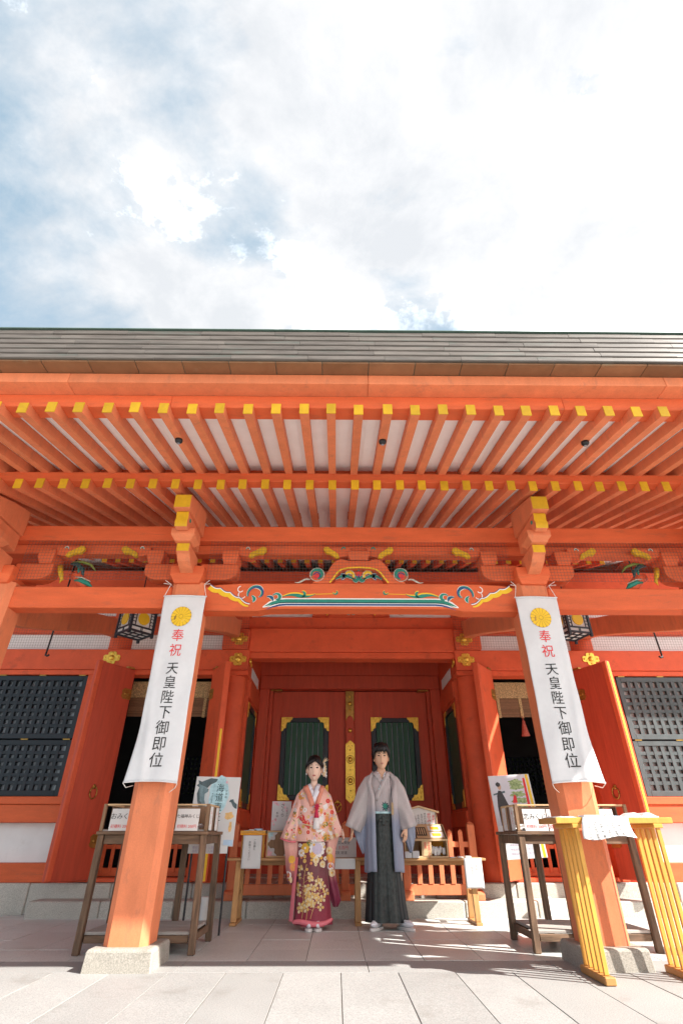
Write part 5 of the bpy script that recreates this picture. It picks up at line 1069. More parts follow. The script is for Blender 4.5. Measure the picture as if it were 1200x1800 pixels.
mat('flower_white', (0.80, 0.76, 0.74), 0.6, 0.08, 40, 0); mat('flower_gold', (0.72, 0.46, 0.14), 0.5, 0.15, 40, 0); mat('flower_yellow', (0.75, 0.42, 0.05), 0.55, 0.12, 40, 0); mat('flower_red', (0.68, 0.05, 0.05), 0.55, 0.1, 40, 0); mat('flower_lilac', (0.58, 0.50, 0.62), 0.6, 0.1, 40, 0); mat('leaf_green', (0.18, 0.22, 0.06), 0.6, 0.2, 40, 0); mat('flower_cream', (0.74, 0.60, 0.36), 0.55, 0.1, 40, 0); mat('stem_gold', (0.62, 0.42, 0.16), 0.5, 0.1, 40, 0); mat('flower_orange', (0.78, 0.30, 0.10), 0.55, 0.12, 40, 0)
mat('hair_orn', (0.75, 0.60, 0.40), 0.7, 0.2, 30, 0.2)

def ring_loft(b, secs, n=64, fold=None, a0=0.0, a1=2 * PI, cap=True):
    """secs: (z, cx, cy, rx, ry); open arc when a1 - a0 < 2 pi; angle -pi/2 faces the camera"""
    closed = abs(a1 - a0 - 2 * PI) < 1e-6; mu = n if closed else n + 1; vs = []
    for (z, cx, cy, rx, ry) in secs:
        for i in range(mu):
            t = a0 + (a1 - a0) * i / n; k = 1 + (fold(t, z) if fold else 0)
            vs.append((cx + rx * k * math.cos(t), cy + ry * k * math.sin(t), z))
    fs = [[j * mu + i, j * mu + (i + 1) % mu, (j + 1) * mu + (i + 1) % mu, (j + 1) * mu + i] for j in range(len(secs) - 1) for i in range(mu if closed else n)]
    if cap and closed: fs += [list(range(mu))[::-1], [(len(secs) - 1) * mu + i for i in range(mu)]]
    return b.add(vs, fs)
def interp(keys, n):
    out_ = []
    for i in range(n + 1):
        z = keys[0][0] + (keys[-1][0] - keys[0][0]) * i / n
        for a, c_ in zip(keys, keys[1:]):
            if min(a[0], c_[0]) - 1e-9 <= z <= max(a[0], c_[0]) + 1e-9:
                q = (z - a[0]) / (c_[0] - a[0]) if c_[0] != a[0] else 0; q2 = q * q * (3 - 2 * q) * .5 + q * .5
                out_.append((z,) + tuple(a[k] + (c_[k] - a[k]) * q2 for k in range(1, 5))); break
    return out_
def lens_loft(b, T, B, th, n=14, m=16, wob=0.0, seed=0):
    """flat sleeve between an upper path T and a lower path B (lists of points), thickness th"""
    vs = []
    def P_(path, t):
        k = min(int(t * (len(path) - 1)), len(path) - 2); q = t * (len(path) - 1) - k; return Vector(path[k]).lerp(Vector(path[k + 1]), q)
    for i in range(n + 1):
        t = i / n; a = P_(T, t); c_ = P_(B, t); h = th[0] + (th[1] - th[0]) * t
        for k in range(2 * m):
            s_ = k / m if k < m else (2 * m - k) / m; sg = -1 if k < m else 1
            p = a.lerp(c_, s_); y = sg * h * max(.12, math.sin(PI * min(max(s_, .02), .98))) ** .55
            y += wob * math.sin(s_ * 13 + t * 4 + seed) * (.3 + t) + wob * .7 * math.sin(s_ * 6 - t * 6 + seed)
            vs.append((p.x, p.y + y, p.z))
    w_ = 2 * m
    fs = [[i * w_ + k, i * w_ + (k + 1) % w_, (i + 1) * w_ + (k + 1) % w_, (i + 1) * w_ + k] for i in range(n) for k in range(w_)] + [list(range(w_))[::-1], [n * w_ + k for k in range(w_)]]
    return b.add(vs, fs)
def head_mesh(b, c, sx=1.0, sz=1.0, fem=False, T=None):
    def f(u, v):
        th = 2 * PI * u; ph = -PI / 2 + PI * v
        dx_, dy_, dz_ = math.cos(ph) * math.sin(th), -math.cos(ph) * math.cos(th), math.sin(ph)
        x = .0765 * dx_ * sx; y = (.093 if dy_ < 0 else .103) * dy_; z = (.118 if dz_ > 0 else .125) * dz_ * sz
        if dz_ < 0:
            j = -dz_; x *= 1 - (.30 if fem else .24) * j ** 1.6; 
            if dy_ > 0: y *= 1 - .45 * j
            else: y = y * (1 - .05 * j) - .012 * j * (1 - abs(dx_))
        if dy_ < 0:
            g = lambda x0, z0, a_, s1, s2: a_ * math.exp(-((x - x0) / s1) ** 2 - ((z / sz - z0) / s2) ** 2)
            nz = z / sz; prof = max(0, 1 - abs((nz + .022) / .045)) if nz < -.022 else max(0, 1 - (nz + .022) / .055)
            y -= .021 * prof * math.exp(-(x / (.0105 + .007 * max(0, -nz))) ** 2)
            y += g(.031, .012, .007, .017, .011) + g(-.031, .012, .007, .017, .011)
            y -= g(.032, .032, .003, .022, .007) + g(-.032, .032, .003, .022, .007)
            y -= g(0, -.064, .005, .021, .009) + g(0, -.104, .005, .018, .014) + g(.04, -.022, .004, .018, .018) + g(-.04, -.022, .004, .018, .018)
            y += g(0, -.053, .003, .014, .005) + g(0, -.080, .004, .02, .006)
        return Vector((c[0] + x, c[1] + y, c[2] + z))
    b.grid(f, 56, 40, True, T)
    for s in (-1, 1):
        b.ball((c[0] + s * .079 * sx, c[1] + .012, c[2] - .008), .010, .020, .031, 10, 8, T)
    return f
def hand(b, wrist, d, out_, k=1.0, curl=.5):
    """palm and five fingers; d runs along the fingers, out_ points to the thumb side"""
    d = Vector(d).normalized(); o_ = Vector(out_); o_ = (o_ - d * o_.dot(d)).normalized(); nrm = d.cross(o_).normalized(); w_ = Vector(wrist)
    secs = []; pts = []
    for i in range(7):
        t = i / 6; c = w_ + d * (.085 * k * t); hw_ = (.026 + .014 * math.sin(min(1, t * 1.25) * PI / 2)) * k; ht = (.020 - .006 * t) * k
        pts.append([c + o_ * hw_ * math.cos(a) + nrm * ht * math.sin(a) for a in [2 * PI * q / 12 for q in range(12)]])
    vs = [p for r_ in pts for p in r_]; fs = [[i * 12 + q, i * 12 + (q + 1) % 12, (i + 1) * 12 + (q + 1) % 12, (i + 1) * 12 + q] for i in range(6) for q in range(12)] + [list(range(12))[::-1], [72 + q for q in range(12)]]
    b.add(vs, fs)
    for f_, (off, ln) in enumerate(((.029, .068), (.010, .078), (-.010, .073), (-.028, .058))):
        p = w_ + d * .078 * k + o_ * off * k; dirn = d.copy(); path = [p]; 
        for sg in range(3):
            dirn = (dirn + nrm * curl * (.35 + .3 * sg) - o_ * .03 * (off / .03)).normalized(); path.append(path[-1] + dirn * ln * k * (.42, .32, .26)[sg])
        b.tube(path, [.0092 * k, .0086 * k, .0078 * k, .0055 * k], 8)
    p = w_ + d * .022 * k + o_ * .026 * k; b.tube([p, p + (d * .6 + o_ * .55 + nrm * .2).normalized() * .036 * k, p + (d * .9 + o_ * .6 + nrm * .3).normalized() * .062 * k, p + (d * 1.3 + o_ * .5 + nrm * .45).normalized() * .082 * k], [.0125 * k, .0108 * k, .0095 * k, .006 * k], 8)
def skin_body(joints, edges, root):
    me = bpy.data.meshes.new('body'); me.from_pydata([j[0] for j in joints], edges, []); o = bpy.data.objects.new('body', me); COL.objects.link(o)
    sm = o.modifiers.new('skin', 'SKIN'); 
    for i, j in enumerate(joints): me.skin_vertices[0].data[i].radius = (j[1], j[2]); me.skin_vertices[0].data[i].use_root = (i == root)
    ss = o.modifiers.new('sub', 'SUBSURF'); ss.levels = 2
    dg = bpy.context.evaluated_depsgraph_get(); m2 = bpy.data.meshes.new_from_object(o.evaluated_get(dg)); vs = [v.co.copy() for v in m2.vertices]; fs = [list(p.vertices) for p in m2.polygons]
    bpy.data.objects.remove(o); bpy.data.meshes.remove(me); bpy.data.meshes.remove(m2)
    return vs, fs
def ribbon3(b, pts, nrm, wd):       # flat band in space
    vs = []; n = len(pts)
    for i, p in enumerate(pts):
        d = (Vector(pts[min(i + 1, n - 1)]) - Vector(pts[max(i - 1, 0)])).normalized(); s_ = d.cross(Vector(nrm)).normalized(); w_ = (wd[i] if isinstance(wd, list) else wd) / 2
        vs += [Vector(p) + s_ * w_, Vector(p) - s_ * w_]
    return b.add(vs, [[2 * i, 2 * i + 2, 2 * i + 3, 2 * i + 1] for i in range(n - 1)])
class Print:            # flat printed motifs laid on cloth, following its folds
    def __init__(s, objs):
        vs = []; fs = []
        for o in objs:
            k = len(vs); off = WORLD[o.name]
            vs += [v.co + off for v in o.data.vertices]; fs += [[i + k for i in p.vertices] for p in o.data.polygons]
        s.bvh = BVHTree.FromPolygons(vs, fs)
    def at(s, x, z, d):
        h = s.bvh.ray_cast(Vector((x, 5.9, z)), Vector((0, 1, 0)), 1.6)
        return Vector((x, h[0].y - d, z)) if h[0] is not None else None
    def fan(s, b, pts, d):
        cx_ = sum(p[0] for p in pts) / len(pts); cz_ = sum(p[1] for p in pts) / len(pts)
        c = s.at(cx_, cz_, d); q = [s.at(x, z, d) for x, z in pts]
        if c is None or any(p is None or abs(p.y - c.y) > .05 for p in q): return
        n = len(q); b.add([c] + q, [[0, 1 + i, 1 + (i + 1) % n] for i in range(n)])
    def line(s, b, pts, w_, d):
        for (x0, z0), (x1, z1) in zip(pts, pts[1:]):
            l = math.hypot(x1 - x0, z1 - z0) or 1; nx, nz = -(z1 - z0) / l * w_ / 2, (x1 - x0) / l * w_ / 2
            q = [s.at(x0 + nx, z0 + nz, d), s.at(x1 + nx, z1 + nz, d), s.at(x1 - nx, z1 - nz, d), s.at(x0 - nx, z0 - nz, d)]
            if None in q or max(p.y for p in q) - min(p.y for p in q) > .04: continue
            b.add(q, [[0, 1, 2, 3]])
def petal(cx, cz, a, r0, ln, wd): 
    ca, sa = math.cos(a), math.sin(a); return [(cx + ca * u - sa * v, cz + sa * u + ca * v) for u, v in ((r0, 0), (r0 + ln * .35, wd * .42), (r0 + ln * .75, wd * .5), (r0 + ln, wd * .2), (r0 + ln, -wd * .2), (r0 + ln * .75, -wd * .5), (r0 + ln * .35, -wd * .42))]
def lock(b, pts, r0): b.tube(pts, [r0, r0 * 1.1, r0 * .85, r0 * .25] if len(pts) == 4 else [r0 * (1 - .8 * i / (len(pts) - 1)) for i in range(len(pts))], 6)

# ---------------------------------------------------------------- the man
MX, MY = .29, 6.80
man = thing('person', 'person in grey haori and black pleated hakama, hand in hand with the person in pink', 'person', (MX, MY, 0))
hc = (MX + .005, MY - .015, 1.612)
J = [((MX, MY, .92), .11, .085), ((MX, MY, 1.10), .105, .08), ((MX, MY, 1.28), .12, .085), ((MX, MY - .008, 1.385), .072, .062), ((MX, MY + .002, 1.44), .054, .056), ((MX + .003, MY - .003, 1.54), .047, .05),
     ((MX - .13, MY + .01, 1.345), .038, .038), ((MX - .225, MY, 1.12), .040, .040), ((MX - .345, MY - .05, .885), .026, .022),
     ((MX + .13, MY + .01, 1.345), .038, .038), ((MX + .22, MY, 1.12), .040, .040), ((MX + .245, MY - .06, .885), .026, .022),
     ((MX - .08, MY, .84), .08, .08), ((MX - .085, MY, .48), .055, .055), ((MX - .085, MY, .10), .038, .038), ((MX + .08, MY, .84), .08, .08), ((MX + .14, MY, .48), .055, .055), ((MX + .165, MY, .10), .038, .038)]
E_ = [(0, 1), (1, 2), (2, 3), (3, 4), (4, 5), (3, 6), (6, 7), (7, 8), (3, 9), (9, 10), (10, 11), (0, 12), (12, 13), (13, 14), (0, 15), (15, 16), (16, 17)]
bvs, bfs = skin_body(J, E_, 0)
b = MB(); b.add(bvs, bfs); hf = head_mesh(b, hc, 1.0, 1.03)
hand(b, (MX - .345, MY - .052, .890), (-.15, -.10, -1), (0.3, -1, 0), .92, .5); hand(b, (MX + .243, MY - .062, .890), (-.06, -.06, -1), (-.7, -1, 0), .95, .55)
b.build('body', 'skin_man', man, smooth=True)
def face(p, f, c, eye_z, lipm, fem):
    def on(u, v, d): q = f(u, v); return q + Vector((0, -d, 0))
    for s in (-1, 1):
        b = MB(); b.ball((c[0] + s * .0315, c[1] - .0795, c[2] + .0115), .0135, .010, .0058 if not fem else .0072, 12, 8); b.build('eye', 'eye_dark', p, smooth=True)
        b = MB(); pts = [(c[0] + s * (.013 + .034 * t), c[1] - .0905 + .014 * t * t, c[2] + (.031 if not fem else .034) + .005 * math.sin(t * PI) - .002 * t) for t in (0, .3, .6, 1)]; b.tube(pts, [.0030, .0034, .0028, .001] if not fem else [.0016, .002, .0016, .0007], 6); b.build('eyebrow', 'hair', p, smooth=True)
    b = MB(); b.ball((c[0], c[1] - .0975, c[2] - .0655), .019 if fem else .020, .006, .0045, 12, 6); b.ball((c[0], c[1] - .0985, c[2] - .0710), .014, .006, .004, 12, 6); b.build('lips', lipm, p, smooth=True)
face(man, hf, hc, .0, 'lip_man', False)
# hair: cap plus locks
def hair_cap(b, c, k, front, sides, sz=1.0):
    def f(u, v):
        th = 2 * PI * u; ph = PI * .5 * v * 1.0
        lim = front if math.cos(th) > .35 else (sides if math.cos(th) > -.25 else -.55)
        e = lim + (PI / 2 - lim) * v
        x, y, z = math.cos(e) * math.sin(th), -math.cos(e) * math.cos(th), math.sin(e)
        w_ = 1 + .02 * math.sin(th * 17) * (1 - v) + .015 * math.sin(th * 7 + 1)
        return Vector((c[0] + .088 * k * x * w_, c[1] + .004 + .108 * k * y * w_, c[2] + .006 + .136 * k * sz * z))
    b.grid(f, 48, 14, True)
b = MB(); hair_cap(b, hc, 1.06, .34, .02)
random.seed(3)
def on_scalp(c, th, e, k=1.0): return Vector((c[0] + .088 * k * math.cos(e) * math.sin(th), c[1] + .004 - .108 * k * math.cos(e) * math.cos(th), c[2] + .006 + .136 * k * math.sin(e)))
for i in range(120):
    th = random.uniform(-PI, PI); fr = math.cos(th)
    end = random.uniform(.20, .40) if fr > .45 else (random.uniform(-.25, .05) if fr > -.2 else random.uniform(-.6, -.35))
    sw_ = random.uniform(-.25, .35) * (1 if fr > 0 else .4)
    lock(b, [on_scalp(hc, th * .35 + .2, 1.35, 1.05), on_scalp(hc, th * .75 + sw_ * .3, .95, 1.13 + random.random() * .06), on_scalp(hc, th * .95 + sw_ * .7, (.95 + end) / 2, 1.14 + random.random() * .06), on_scalp(hc, th + sw_, end, 1.08 + random.random() * .06)], random.uniform(.009, .015))
b.build('hair', 'hair', man, smooth=True)
# hakama with pleats
def hk_fold(t, z):
    q = (t + PI / 2 + PI) % (2 * PI) - PI; low = 1 - (z - .07) / .95; f = 0
    pl = abs(((q * 2.9) % 1.0) - .5) * 2
    f += (.055 * low + .012) * (pl ** .7 - .5)
    f -= .16 * low * math.exp(-(q / .10) ** 2) * (1 if z < .75 else .4)
    f += .012 * math.sin(q * 9 + z * 3) * low
    return f
keys = [(.062, MX + .005, MY + .01, .225, .150), (.25, MX, MY + .01, .205, .142), (.55, MX, MY + .01, .182, .130), (.85, MX, MY, .160, .118), (1.03, MX, MY - .005, .150, .112)]
b = MB(); ring_loft(b, interp(keys, 30), 160, hk_fold); hak = b.build('hakama', 'brocade_hakama', man, smooth=True)
b = MB(); ring_loft(b, [(z, cx, cy - .0025, rx * .999, ry * .999) for z, cx, cy, rx, ry in interp(keys, 30)], 60, hk_fold, -PI / 2 - .62, -PI / 2 + .62); b.build('hakama_front_panel', 'hakama_front', man, smooth=True)
b = MB(); ring_loft(b, [(.955, MX, MY - .004, .160, .122), (.962, MX, MY - .004, .163, .125), (1.022, MX, MY - .006, .158, .121), (1.03, MX, MY - .006, .154, .117)], 48)
b.box(MX - .055, MX + .055, MY - .142, MY - .120, .945, .985, .008); b.box(MX - .020, MX + .020, MY - .150, MY - .124, .915, 1.005, .008); b.build('waist_ties', 'hakama_front', man, smooth=False)
# kimono on the chest, teal obi edge, white under-collar
keys = [(1.0, MX, MY, .155, .112), (1.15, MX, MY, .160, .116), (1.30, MX, MY, .170, .110), (1.385, MX, MY + .005, .130, .088), (1.44, MX, MY + .012, .075, .068)]
def vneck(keys, n, zv, zt, wide, na=56):
    ss_ = interp(keys, n); vs = []
    for z, cx, cy, rx, ry in ss_:
        op = .004 + wide * max(0, (z - zv) / (zt - zv))
        for i in range(na + 1):
            t = -PI / 2 + op + (2 * PI - 2 * op) * i / na; k = 1 + .008 * math.sin(t * 11 + z * 9); vs.append((cx + rx * k * math.cos(t), cy + ry * k * math.sin(t), z))
    return vs, [[j * (na + 1) + i, j * (na + 1) + i + 1, (j + 1) * (na + 1) + i + 1, (j + 1) * (na + 1) + i] for j in range(n) for i in range(na)]
b = MB(); b.add(*vneck(keys, 24, 1.365, 1.445, .68)); kim = b.build('kimono', 'silk_grey', man, smooth=True)
b = MB(); ring_loft(b, [(1.025, MX, MY - .006, .157, .118), (1.045, MX, MY - .006, .158, .119), (1.050, MX, MY - .006, .150, .112)], 48); b.build('obi', 'wash_blue', man, smooth=True)
pr_ = Print([kim])
def on_chest(x, z, d): 
    p = pr_.at(x, z, d); return p if p is not None else Vector((x, MY - .05, z))
def collar(p, lines, m, wd, d, name):
    b = MB()
    for ln in lines: ribbon3(b, [on_chest(x, z, d) if z < 1.40 else Vector((x, MY - .086 + (z - 1.40) * .9 - d, z)) for x, z in ln], (0, -1, .12), wd)
    o = b.build(name, m, p, smooth=True, recalc=False); md = o.modifiers.new('thickness', 'SOLIDIFY'); md.thickness = .004; md.offset = 0
def seg(a, c_, n=10, bow=0.0): return [(a[0] + (c_[0] - a[0]) * i / n + bow * math.sin(PI * i / n), a[1] + (c_[1] - a[1]) * i / n) for i in range(n + 1)]
collar(man, [seg((MX - .052, 1.455), (MX + .010, 1.362)), seg((MX + .052, 1.455), (MX - .004, 1.368))], 'collar_white', .016, .007, 'under_collar')
collar(man, [seg((MX + .080, 1.452), (MX - .085, 1.16))], 'silk_grey', .050, .012, 'kimono_collar'); collar(man, [seg((MX - .082, 1.452), (MX + .02, 1.30))], 'silk_grey', .050, .008, 'kimono_collar')
collar(man, [seg((MX + .056, 1.448), (MX - .106, 1.16))], 'wash_blue', .006, .0135, 'kimono_collar_edge')
# haori: open coat shell
def ha_fold(t, z): return (.024 * math.sin(t * 10 + z * 2.5) + .014 * math.sin(t * 15 - z * 5)) * (1.3 - z * .6) + .016 * math.sin(t * 19 - z * 4) * max(0, 1.1 - z)
hk = [(.487, MX, MY + .005, .208, .168), (.70, MX, MY + .005, .204, .163), (1.0, MX, MY + .005, .198, .152), (1.22, MX, MY + .005, .200, .140), (1.34, MX, MY + .008, .185, .120), (1.395, MX, MY + .01, .140, .095), (1.445, MX, MY + .02, .078, .076)]
hs = interp(hk, 30); vs = []; na = 72
def ha_pt(z, cx, cy, rx, ry, i):
    op = .50 if z < 1.2 else .50 + .55 * (z - 1.2) / .245       # half opening angle around the front
    t = -PI / 2 + op + (2 * PI - 2 * op) * i / na; k = 1 + ha_fold(t, z)
    return (cx + rx * k * math.cos(t), cy + ry * k * math.sin(t), z + (.008 * math.sin(t * 5) if z < .5 else 0))
for s_ in hs: vs += [ha_pt(*s_, i) for i in range(na + 1)]
b = MB(); b.add(vs, [[j * (na + 1) + i, j * (na + 1) + i + 1, (j + 1) * (na + 1) + i + 1, (j + 1) * (na + 1) + i] for j in range(len(hs) - 1) for i in range(na)])
hao = b.build('haori', 'silk_grey', man, smooth=True, recalc=False); md = hao.modifiers.new('thickness', 'SOLIDIFY'); md.thickness = .006; md.offset = 0
for i0, sg in ((0, 1), (na, -1)):
    b = MB(); pts = [Vector(ha_pt(*s_, i0)) + Vector((0, -.010, 0)) for s_ in hs]
    ribbon3(b, [p + Vector((sg * .018, 0, 0)) for p in pts], (0, -1, 0), .046); o = b.build('haori_collar', 'silk_grey', man, smooth=True, recalc=False); md = o.modifiers.new('thickness', 'SOLIDIFY'); md.thickness = .006; md.offset = 0
for sg, T, B in ((-1, [(MX - .12, MY, 1.432), (MX - .195, MY - .002, 1.398), (MX - .272, MY - .008, 1.290), (MX - .345, MY - .025, 1.105), (MX - .425, MY - .05, .915)], [(MX - .10, MY + .01, 1.10), (MX - .15, MY, 1.00), (MX - .20, MY - .01, .90), (MX - .255, MY - .045, .845)]),
                 (1, [(MX + .12, MY, 1.432), (MX + .185, MY - .002, 1.398), (MX + .260, MY - .008, 1.290), (MX + .318, MY - .025, 1.105), (MX + .375, MY - .05, .915)], [(MX + .11, MY + .01, 1.10), (MX + .15, MY, 1.00), (MX + .17, MY - .01, .92), (MX + .195, MY - .045, .868)])):
    b = MB(); lens_loft(b, T, B, (.085, .060), 16, 16, .008, sg); b.build('haori_sleeve', 'silk_grey_sleeve', man, smooth=True)
    b = MB()
    if sg < 0: lens_loft(b, [(MX - .36, MY + .0, .93), (MX - .31, MY + .01, .80), (MX - .235, MY + .015, .645)], [(MX - .16, MY + .02, .95), (MX - .175, MY + .02, .80), (MX - .190, MY + .02, .67)], (.045, .035), 10, 12, .006, 2)
    else: lens_loft(b, [(MX + .36, MY + .0, .93), (MX + .355, MY + .01, .80), (MX + .315, MY + .015, .665)], [(MX + .19, MY + .02, .95), (MX + .22, MY + .02, .82), (MX + .285, MY + .02, .655)], (.045, .03), 10, 12, .006, 3)
    b.build('sleeve_bag', 'silk_grey', man, smooth=True)
b = MB(); b.tube([(MX + .085, MY - .150, 1.40), (MX + .092, MY - .168, 1.25), (MX + .098, MY - .170, 1.12)], .0035, 6); b.build('haori_cord', 'iron', man)
b = MB()
for k in range(26):
    a = 2 * PI * k / 26; pr_.fan(b, petal(MX + .022, 1.098, a, .008, .030 + .012 * math.sin(k * 2.3), .012), .0016)
b.build('printed_flower', 'teal_dark', man, recalc=False)['kind'] = 'stuff'
b = MB(); pr_.fan(b, [(MX + .022 + .026 * math.cos(a), 1.102 + .022 * math.sin(a)) for a in [2 * PI * k / 16 for k in range(16)]], .0022); pr_.line(b, [(MX + .022, 1.09), (MX + .030, 1.065), (MX + .045, 1.05)], .007, .0022); b.build('printed_flower', 'teal', man, recalc=False)
fan = MB()
for k in range(6): fan.box(MX + .086 + .004 * k, MX + .0892 + .004 * k, MY - .176 + .0015 * abs(k - 2.5), MY - .160, 1.015, 1.135 - .002 * abs(k - 2.5))
tag(fan.build('folding_fan', 'wood_pale'), 'closed pale wooden folding fan tucked in the sash of the person in grey', 'fan')
def foot(p, x, y, ang, k=1.0):
    T = Matrix.Translation((x, y, 0)) @ Matrix.Rotation(ang, 4, 'Z')
    b = MB(); pts = []
    for i in range(20):
        a = 2 * PI * i / 20; pts.append((.046 * k * math.cos(a) * (1 + .12 * (math.sin(a) < 0)), -.03 + .135 * k * math.sin(a)))
    b.prism(pts, 'z', .001, .026, T); b.build('zori', 'zori', p, bevel=.003)
    b = MB(); b.ball((0, -.045 * k, .052), .040 * k, .105 * k, .030, 14, 10, T); b.ball((0, .03, .075), .036 * k, .060, .055, 12, 10, T); b.build('tabi', 'tabi', p, smooth=True)
    b = MB(); 
    for s in (-1, 1): b.tube([T @ Vector((s * .042 * k, .01, .040)), T @ Vector((s * .030 * k, -.05, .080)), T @ Vector((0, -.105 * k, .075))], .008, 8)
    b.build('zori_strap', 'cloth_white', p, smooth=True)
foot(man, MX - .095, MY - .03, R(-28)); foot(man, MX + .175, MY - .03, R(34))

# ---------------------------------------------------------------- the woman
WX, WY = -.495, 6.80
wom = thing('person', 'person in pink and wine flowered kimono standing to the left, hair pinned up with flowers', 'person', (WX, WY, 0))
hw = (WX + .000, WY - .02, 1.492)
J = [((WX, WY, .84), .09, .075), ((WX, WY, 1.0), .085, .07), ((WX, WY, 1.16), .095, .07), ((WX, WY - .006, 1.265), .068, .056), ((WX, WY, 1.325), .040, .044), ((WX, WY - .008, 1.41), .038, .042),
     ((WX - .12, WY, 1.235), .042, .042), ((WX - .17, WY, 1.02), .034, .034), ((WX - .23, WY - .02, .86), .022, .020), ((WX + .12, WY, 1.235), .042, .042), ((WX + .19, WY, 1.02), .034, .034), ((WX + .315, WY - .05, .875), .022, .019),
     ((WX - .07, WY, .76), .07, .07), ((WX - .05, WY, .42), .05, .05), ((WX - .035, WY, .10), .034, .034), ((WX + .07, WY, .76), .07, .07), ((WX + .07, WY, .42), .05, .05), ((WX + .07, WY, .10), .034, .034)]
bvs, bfs = skin_body(J, E_, 0)
HT = Matrix.Translation(Vector(hw)) @ Matrix.Rotation(R(4), 4, 'Y') @ Matrix.Translation(-Vector(hw))
b = MB(); b.add(bvs, bfs); hf = head_mesh(b, hw, 1.06, .97, True); hand(b, (WX + .318, WY - .052, .878), (.28, -.10, -1), (.3, -1, 0), .85, .5); b.build('body', 'skin_woman', wom, smooth=True)
face(wom, hf, hw, 0, 'lip', True)
for s in (-1, 1): b = MB(); b.ball((hw[0] + s * .086, hw[1] - .006, hw[2] - .046), .009, .009, .009, 10, 8); b.build('earring', 'pearl', wom, smooth=True)
b = MB()
def whair(u, v):
    th = 2 * PI * u; c_ = math.cos(th)
    lim = .50 - .40 * abs(math.sin(th)) ** 1.3 if c_ > .1 else (-.05 if c_ > -.2 else -.5)
    e = lim + (PI / 2 - lim) * v; w_ = 1.0 + .03 * math.sin(th * 2 + .5) + .012 * math.sin(th * 23) * (1 - v) - .05 * math.exp(-((th - .25) / .12) ** 2) * (.4 + .6 * v) * (v < .9)
    return Vector((hw[0] + .096 * math.cos(e) * math.sin(th) * w_, hw[1] + .008 - .108 * math.cos(e) * math.cos(th) * w_, hw[2] + .008 + .140 * math.sin(e)))
b.grid(whair, 72, 16, True); b.ball((hw[0] + .02, hw[1] + .105, hw[2] + .02), .065, .05, .06, 14, 10); random.seed(8)
for i in range(70):
    th = random.uniform(-1.6, 1.6); s_ = 1 if th > .22 else -1; base = .22
    sc = lambda t_, e, k: Vector((hw[0] + .097 * k * math.cos(e) * math.sin(t_), hw[1] + .008 - .106 * k * math.cos(e) * math.cos(t_), hw[2] + .008 + .140 * k * math.sin(e)))
    e1 = .52 - .40 * abs(math.sin(th)); lock(b, [sc(base + (th - base) * .1, 1.2, 1.0), sc(base + (th - base) * .6, .9, 1.03), sc(th, max(.15, e1 + .08), 1.03), sc(th + s_ * .55, max(-.1, e1 - .25), 1.02)], random.uniform(.006, .010))
for s_, th in ((-1, -.62), (1, .75)): lock(b, [hw_ := whair((th % (2 * PI)) / (2 * PI), .1), hw_ + Vector((s_ * .008, -.006, -.03)), hw_ + Vector((s_ * .012, -.002, -.06)), hw_ + Vector((s_ * .010, 0, -.085))], .004)
b.build('hair', 'hair', wom, smooth=True)
orn = []
random.seed(21)
for k in range(7):
    b = MB(); c = Vector((hw[0] + .098 + random.uniform(-.008, .018), hw[1] + .02 + random.uniform(-.03, .03), hw[2] + .045 - .016 * k + random.uniform(-.006, .006)))
    for q in range(6):
        a = 2 * PI * q / 6 + k; d = Vector((.5, math.cos(a) * .8 - .3, math.sin(a))).normalized(); b.tube([c, c + d * .014, c + d * .028, c + d * .036], [.003, .009, .008, .001], 6)
    b.build('hair_flower', 'hair_orn' if k % 3 else 'flower_white', wom, smooth=True)
for k in range(9):
    b = MB(); c = Vector((hw[0] + .085, hw[1] + .02, hw[2] + .065)); d = Vector((random.uniform(.3, 1.0), random.uniform(-.5, .4), random.uniform(.2, 1.1))).normalized(); b.tube([c, c + d * .04, c + d * random.uniform(.06, .085) + Vector((.01, 0, .0))], [.0022, .0030, .0008], 5); b.build('hair_feather', 'hair_orn', wom)
# skirt
def sk_fold(t, z):
    q = (t + PI / 2 + PI) % (2 * PI) - PI; low = 1 - z / .85
    return .022 * math.sin(q * 5 + 1 + z * 3) * low + .012 * math.sin(q * 11 - z * 6) * low + .012 * math.sin(q * 3 - z * 11) * (1 - low)
keys = [(.045, WX + .022, WY, .205, .150), (.12, WX + .018, WY, .192, .145), (.40, WX + .012, WY, .172, .140), (.65, WX, WY, .162, .135), (.83, WX, WY, .160, .132)]
b = MB(); ring_loft(b, interp(keys, 30), 80, sk_fold); skirt = b.build('kimono_skirt', 'silk_wine', wom, smooth=True)
b = MB(); pts = []
for i in range(25):
    a = -PI / 2 - 1.25 + 2.45 * i / 24; k = 1 + sk_fold(a, .05); pts.append((WX + .022 + .212 * k * math.cos(a), WY + .157 * k * math.sin(a), .062 + .012 * math.sin(i * .3) + .018 * (i / 24) ** 2))
b.tube(pts, [.012 + .012 * math.sin(PI * i / 24) ** .5 for i in range(25)], 10); b.build('hem_roll', 'silk_lining', wom, smooth=True)
b = MB(); ring_loft(b, interp([(.07, WX + .0, WY + .01, .225, .150), (.30, WX - .005, WY + .01, .205, .140), (.62, WX - .01, WY + .005, .172, .133)], 12), 14, lambda t, z: .02 * math.sin(t * 8), PI + .10, PI + .62); b.build('lining_edge', 'silk_lining', wom, smooth=True)
b = MB(); ring_loft(b, [(.028, WX + .02, WY - .01, .125, .10), (.07, WX + .02, WY, .150, .115)], 36); b.build('under_hem', 'silk_lining', wom, smooth=True)
